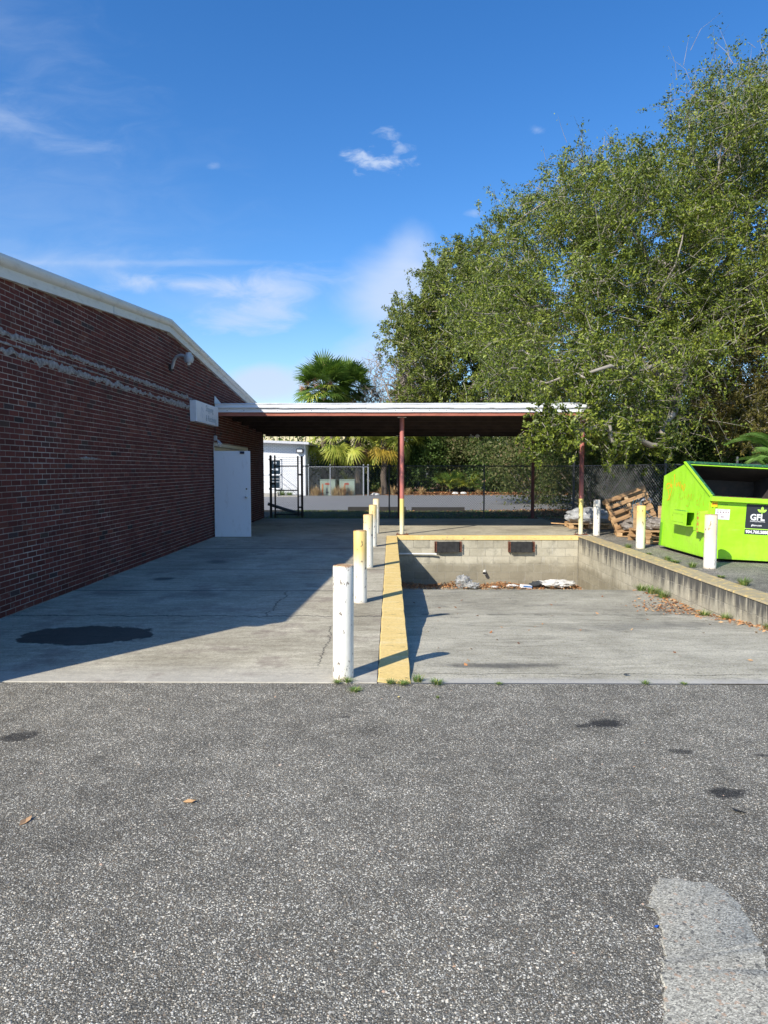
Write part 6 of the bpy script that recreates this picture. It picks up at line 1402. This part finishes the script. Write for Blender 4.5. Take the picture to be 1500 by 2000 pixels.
# ------------------------------------------------------------------ palms
def frond_mesh(name, m_, seed, nl=24, ll=.95, lp=1.15, fold=.5, droop=.35):
    rg = random.Random(seed); mb = MB()
    mb.tube([(0, 0, 0), (lp*.5, 0, .03), (lp, 0, -.02)], [.022, .016, .012], 4, caps=False)
    for i in range(nl):
        t = i/(nl-1)*2-1; a = t*math.radians(118); l_ = ll*(.72+.28*math.cos(a))*rg.uniform(.9, 1.08); up = fold*abs(math.sin(a))*.35
        d = Vector((math.cos(a), math.sin(a), up)).normalized(); s_ = Vector((-math.sin(a), math.cos(a), 0)); w = .075; o0 = Vector((lp-.06, 0, -.01)); pts = []
        dr = droop*rg.uniform(.5, 1.5)
        for q, ww in ((.05, .3), (.35, 1.), (.7, .75), (1., .08)):
            c = o0+d*(l_*q)+Vector((0, 0, -dr*l_*max(0, q-.35)**2*1.4)); pts += [c-s_*w*.5*ww+Vector((0, 0, .012*ww)), c+s_*w*.5*ww-Vector((0, 0, .012*ww))]
        mb.add(pts, [(0, 1, 3, 2), (2, 3, 5, 4), (4, 5, 7, 6)])
    o = mb.build(name, m_, fix=False); me = o.data; bpy.data.objects.remove(o); return me
def pm(name, stops): return leafmat(name, stops, .25, .38)
M_PALM = pm('palm_green', [(0, (.05, .11, .02)), (.5, (.10, .18, .03)), (1, (.22, .30, .06))])
M_PALMY = pm('palm_yellow_green', [(0, (.18, .24, .035)), (.5, (.34, .38, .06)), (1, (.52, .50, .11))])
M_PALMO = pm('palm_yellow', [(0, (.45, .30, .04)), (1, (.62, .45, .08))]); M_PALMD = pm('palm_dead', [(0, (.20, .12, .07)), (1, (.40, .27, .17))])
FR = {'g': [frond_mesh('frond', M_PALM, s_) for s_ in (1, 2)], 'y': [frond_mesh('frond', M_PALMY, s_, droop=.7) for s_ in (3, 4)], 'o': [frond_mesh('frond', M_PALMO, 5, nl=20, droop=.8)], 'd': [frond_mesh('frond', M_PALMD, 6, nl=14, fold=1.4, droop=.9, ll=.8)]}
M_PTRUNK = simple('palm_trunk', (.11, .085, .065), .95, var=.4, scale=6, bump=.6)
def palm(label, x, y, z, R, spec, trunk_r=.17, grp='sabal palms across the road', name='palm_tree', cat='palm'):
    t = thing(name, label, cat, (x, y, 0), grp)
    mb = MB(); n = 14
    mb.tube([(x+.04*math.sin(i), y, -.2+(z+.2)*i/n) for i in range(n+1)], [trunk_r*(1+.12*(i % 2)) for i in range(n+1)], 10); mb.build('trunk', M_PTRUNK, t, smooth=True)
    i = 0
    for (kind, cnt, e0, e1, s_) in spec:
        for q in range(cnt):
            az = i*2.39996+random.uniform(-.2, .2); e = math.radians(random.uniform(e0, e1)); me = random.choice(FR[kind]); i += 1
            o = bpy.data.objects.new('frond', me); COL.objects.link(o); o.parent = t
            M = Matrix.Rotation(az, 4, 'Z') @ Matrix.Rotation(-e, 4, 'Y') @ Matrix.Rotation(random.uniform(-.5, .5), 4, 'X')
            M = Matrix.Translation((0, 0, z+random.uniform(-.12, .12))) @ M @ Matrix.Scale(s_*R*random.uniform(.9, 1.1), 4); o.matrix_local = M
    return t
tall = palm('tall sabal palm with a round green head above the canopy roof', -4.55, 46.6, 7.2, 1.15, [('g', 26, 35, 88, 1.), ('g', 34, -5, 50, 1.), ('g', 22, -50, 0, .95), ('y', 8, -40, 5, .9)], .2)
mb = MB()
for (dx, dz) in ((-.5, .35), (-.35, -.05), (-1.35, -.2), (.15, 1.25), (.55, .1), (-1.0, .1)):
    for k in range(60):
        v = Vector([random.gauss(0, 1) for _ in range(3)]).normalized()*random.uniform(.15, .36); c = Vector((-4.55+dx, 46.6-.85, 7.3+dz)); mb.tube([c, c+v], [.012, .005], 3, caps=False)
mb.build('seed_cluster', simple('seed_brown', (.45, .26, .15), .9, var=.3), tall, fix=False)
palm('second green palm head right behind the tall palm', -3.1, 48.6, 7.5, 1.05, [('g', 40, 0, 88, 1.), ('g', 18, -50, 0, .9), ('d', 6, -70, -50, .9)], .18)
palm('low palm with hanging yellow-green fans left of the others', -3.9, 45.9, 4.0, 1.05, [('y', 17, -65, 20, 1.2), ('g', 10, 0, 70, 1.), ('d', 4, -80, -60, .9)], .2)
palm('low palm with brown hanging fronds in the middle of the palm row', -2.2, 45.8, 3.9, 1.0, [('y', 16, -70, 15, 1.2), ('g', 10, 0, 70, 1.), ('d', 7, -82, -60, 1.)], .2)
palm('low palm with a few bright yellow fans beside the canopy post', -.45, 45.7, 3.9, 1.05, [('y', 15, -65, 20, 1.2), ('o', 5, -75, -35, .95), ('g', 10, 0, 70, 1.), ('d', 5, -82, -60, .9)], .2)
palm('low dead-fringed palm at the right end of the palm row', .6, 46.6, 4.2, 1.0, [('y', 13, -65, 15, 1.2), ('g', 10, 0, 70, 1.), ('d', 8, -82, -50, 1.)], .2)
for (x, y, s_, lb) in [(4.1, 46.8, .75, 'bright green palmetto clump on the far verge between two fence posts'), (5.4, 47.0, .6, 'smaller palmetto right of the bright one on the far verge'), (10.6, 46.6, .8, 'palmetto on the verge right of the rear canopy post'), (8.4, 47, .55, 'small palmetto left of the rear canopy post'), (-2.9, 46.4, .6, 'dark palmetto behind the right utility box')]:
    palm(lb, x, y, .35, s_, [('y', 7, 10, 80, 1.), ('g', 12, 0, 70, 1.)], .06, 'palmettos on the verge', 'palmetto', 'palmetto')
# arching grassy palm behind the dumpster
ap = thing('arching_palm', 'bright green grass-like palm arching up behind the dumpster at the right edge', 'palm', (10.0, 17.3, -.1))
mb = MB()
for k in range(7): mb.tube([(10.0+random.uniform(-.15, .15), 17.3+random.uniform(-.15, .15), -.1), (10.0+random.uniform(-.3, .3), 17.3+random.uniform(-.2, .2), 1.6)], [.05, .03], 6)
mb.build('stem', M_WEED, ap, fix=False)
def arch(name, seed):
    rg = random.Random(seed); mb = MB(); L_ = 1.3; pts = [Vector((L_*t*math.cos(.2), 0, .75*t*L_-.75*L_*t**2.2)) for t in [i/8 for i in range(9)]]
    mb.tube(pts, [.012*(1-.8*i/8) for i in range(9)], 4, caps=False)
    for i in range(90):
        t = .12+.88*i/90; q = t*8; a = pts[min(int(q), 7)].lerp(pts[min(int(q)+1, 8)], q-int(q)); s_ = 1 if i % 2 else -1; l_ = .42*math.sin(PI*min(1, t*.9+.15))+.08
        d = Vector((.75, s_*.65, .15)).normalized(); w = Vector((-.005, .0, .006)); c1 = a+d*l_*.5+Vector((0, 0, .01)); c2 = a+d*l_-Vector((0, 0, l_*.35))
        mb.add([a-w*.5, a+w*.5, c1+w, c1-w, c2], [(0, 1, 2, 3), (3, 2, 4)])
    o = mb.build(name, leafmat('arch_leaf', [(0, (.08, .17, .03)), (.5, (.14, .26, .05)), (1, (.24, .36, .10))], .3) if 'arch_leaf' not in bpy.data.materials else bpy.data.materials['arch_leaf'], fix=False); me = o.data; bpy.data.objects.remove(o); return me
AM = [arch('frond', 1), arch('frond', 2)]
for k in range(36):
    o = bpy.data.objects.new('frond', random.choice(AM)); COL.objects.link(o); o.parent = ap
    o.matrix_local = Matrix.Translation((random.uniform(-.2, .2), random.uniform(-.2, .2), random.uniform(1.4, 2.0))) @ Matrix.Rotation(k*2.4, 4, 'Z') @ Matrix.Rotation(-math.radians(random.uniform(-10, 50)), 4, 'Y') @ Matrix.Rotation(random.uniform(-.4, .4), 4, 'X') @ Matrix.Scale(random.uniform(.85, 1.2), 4)
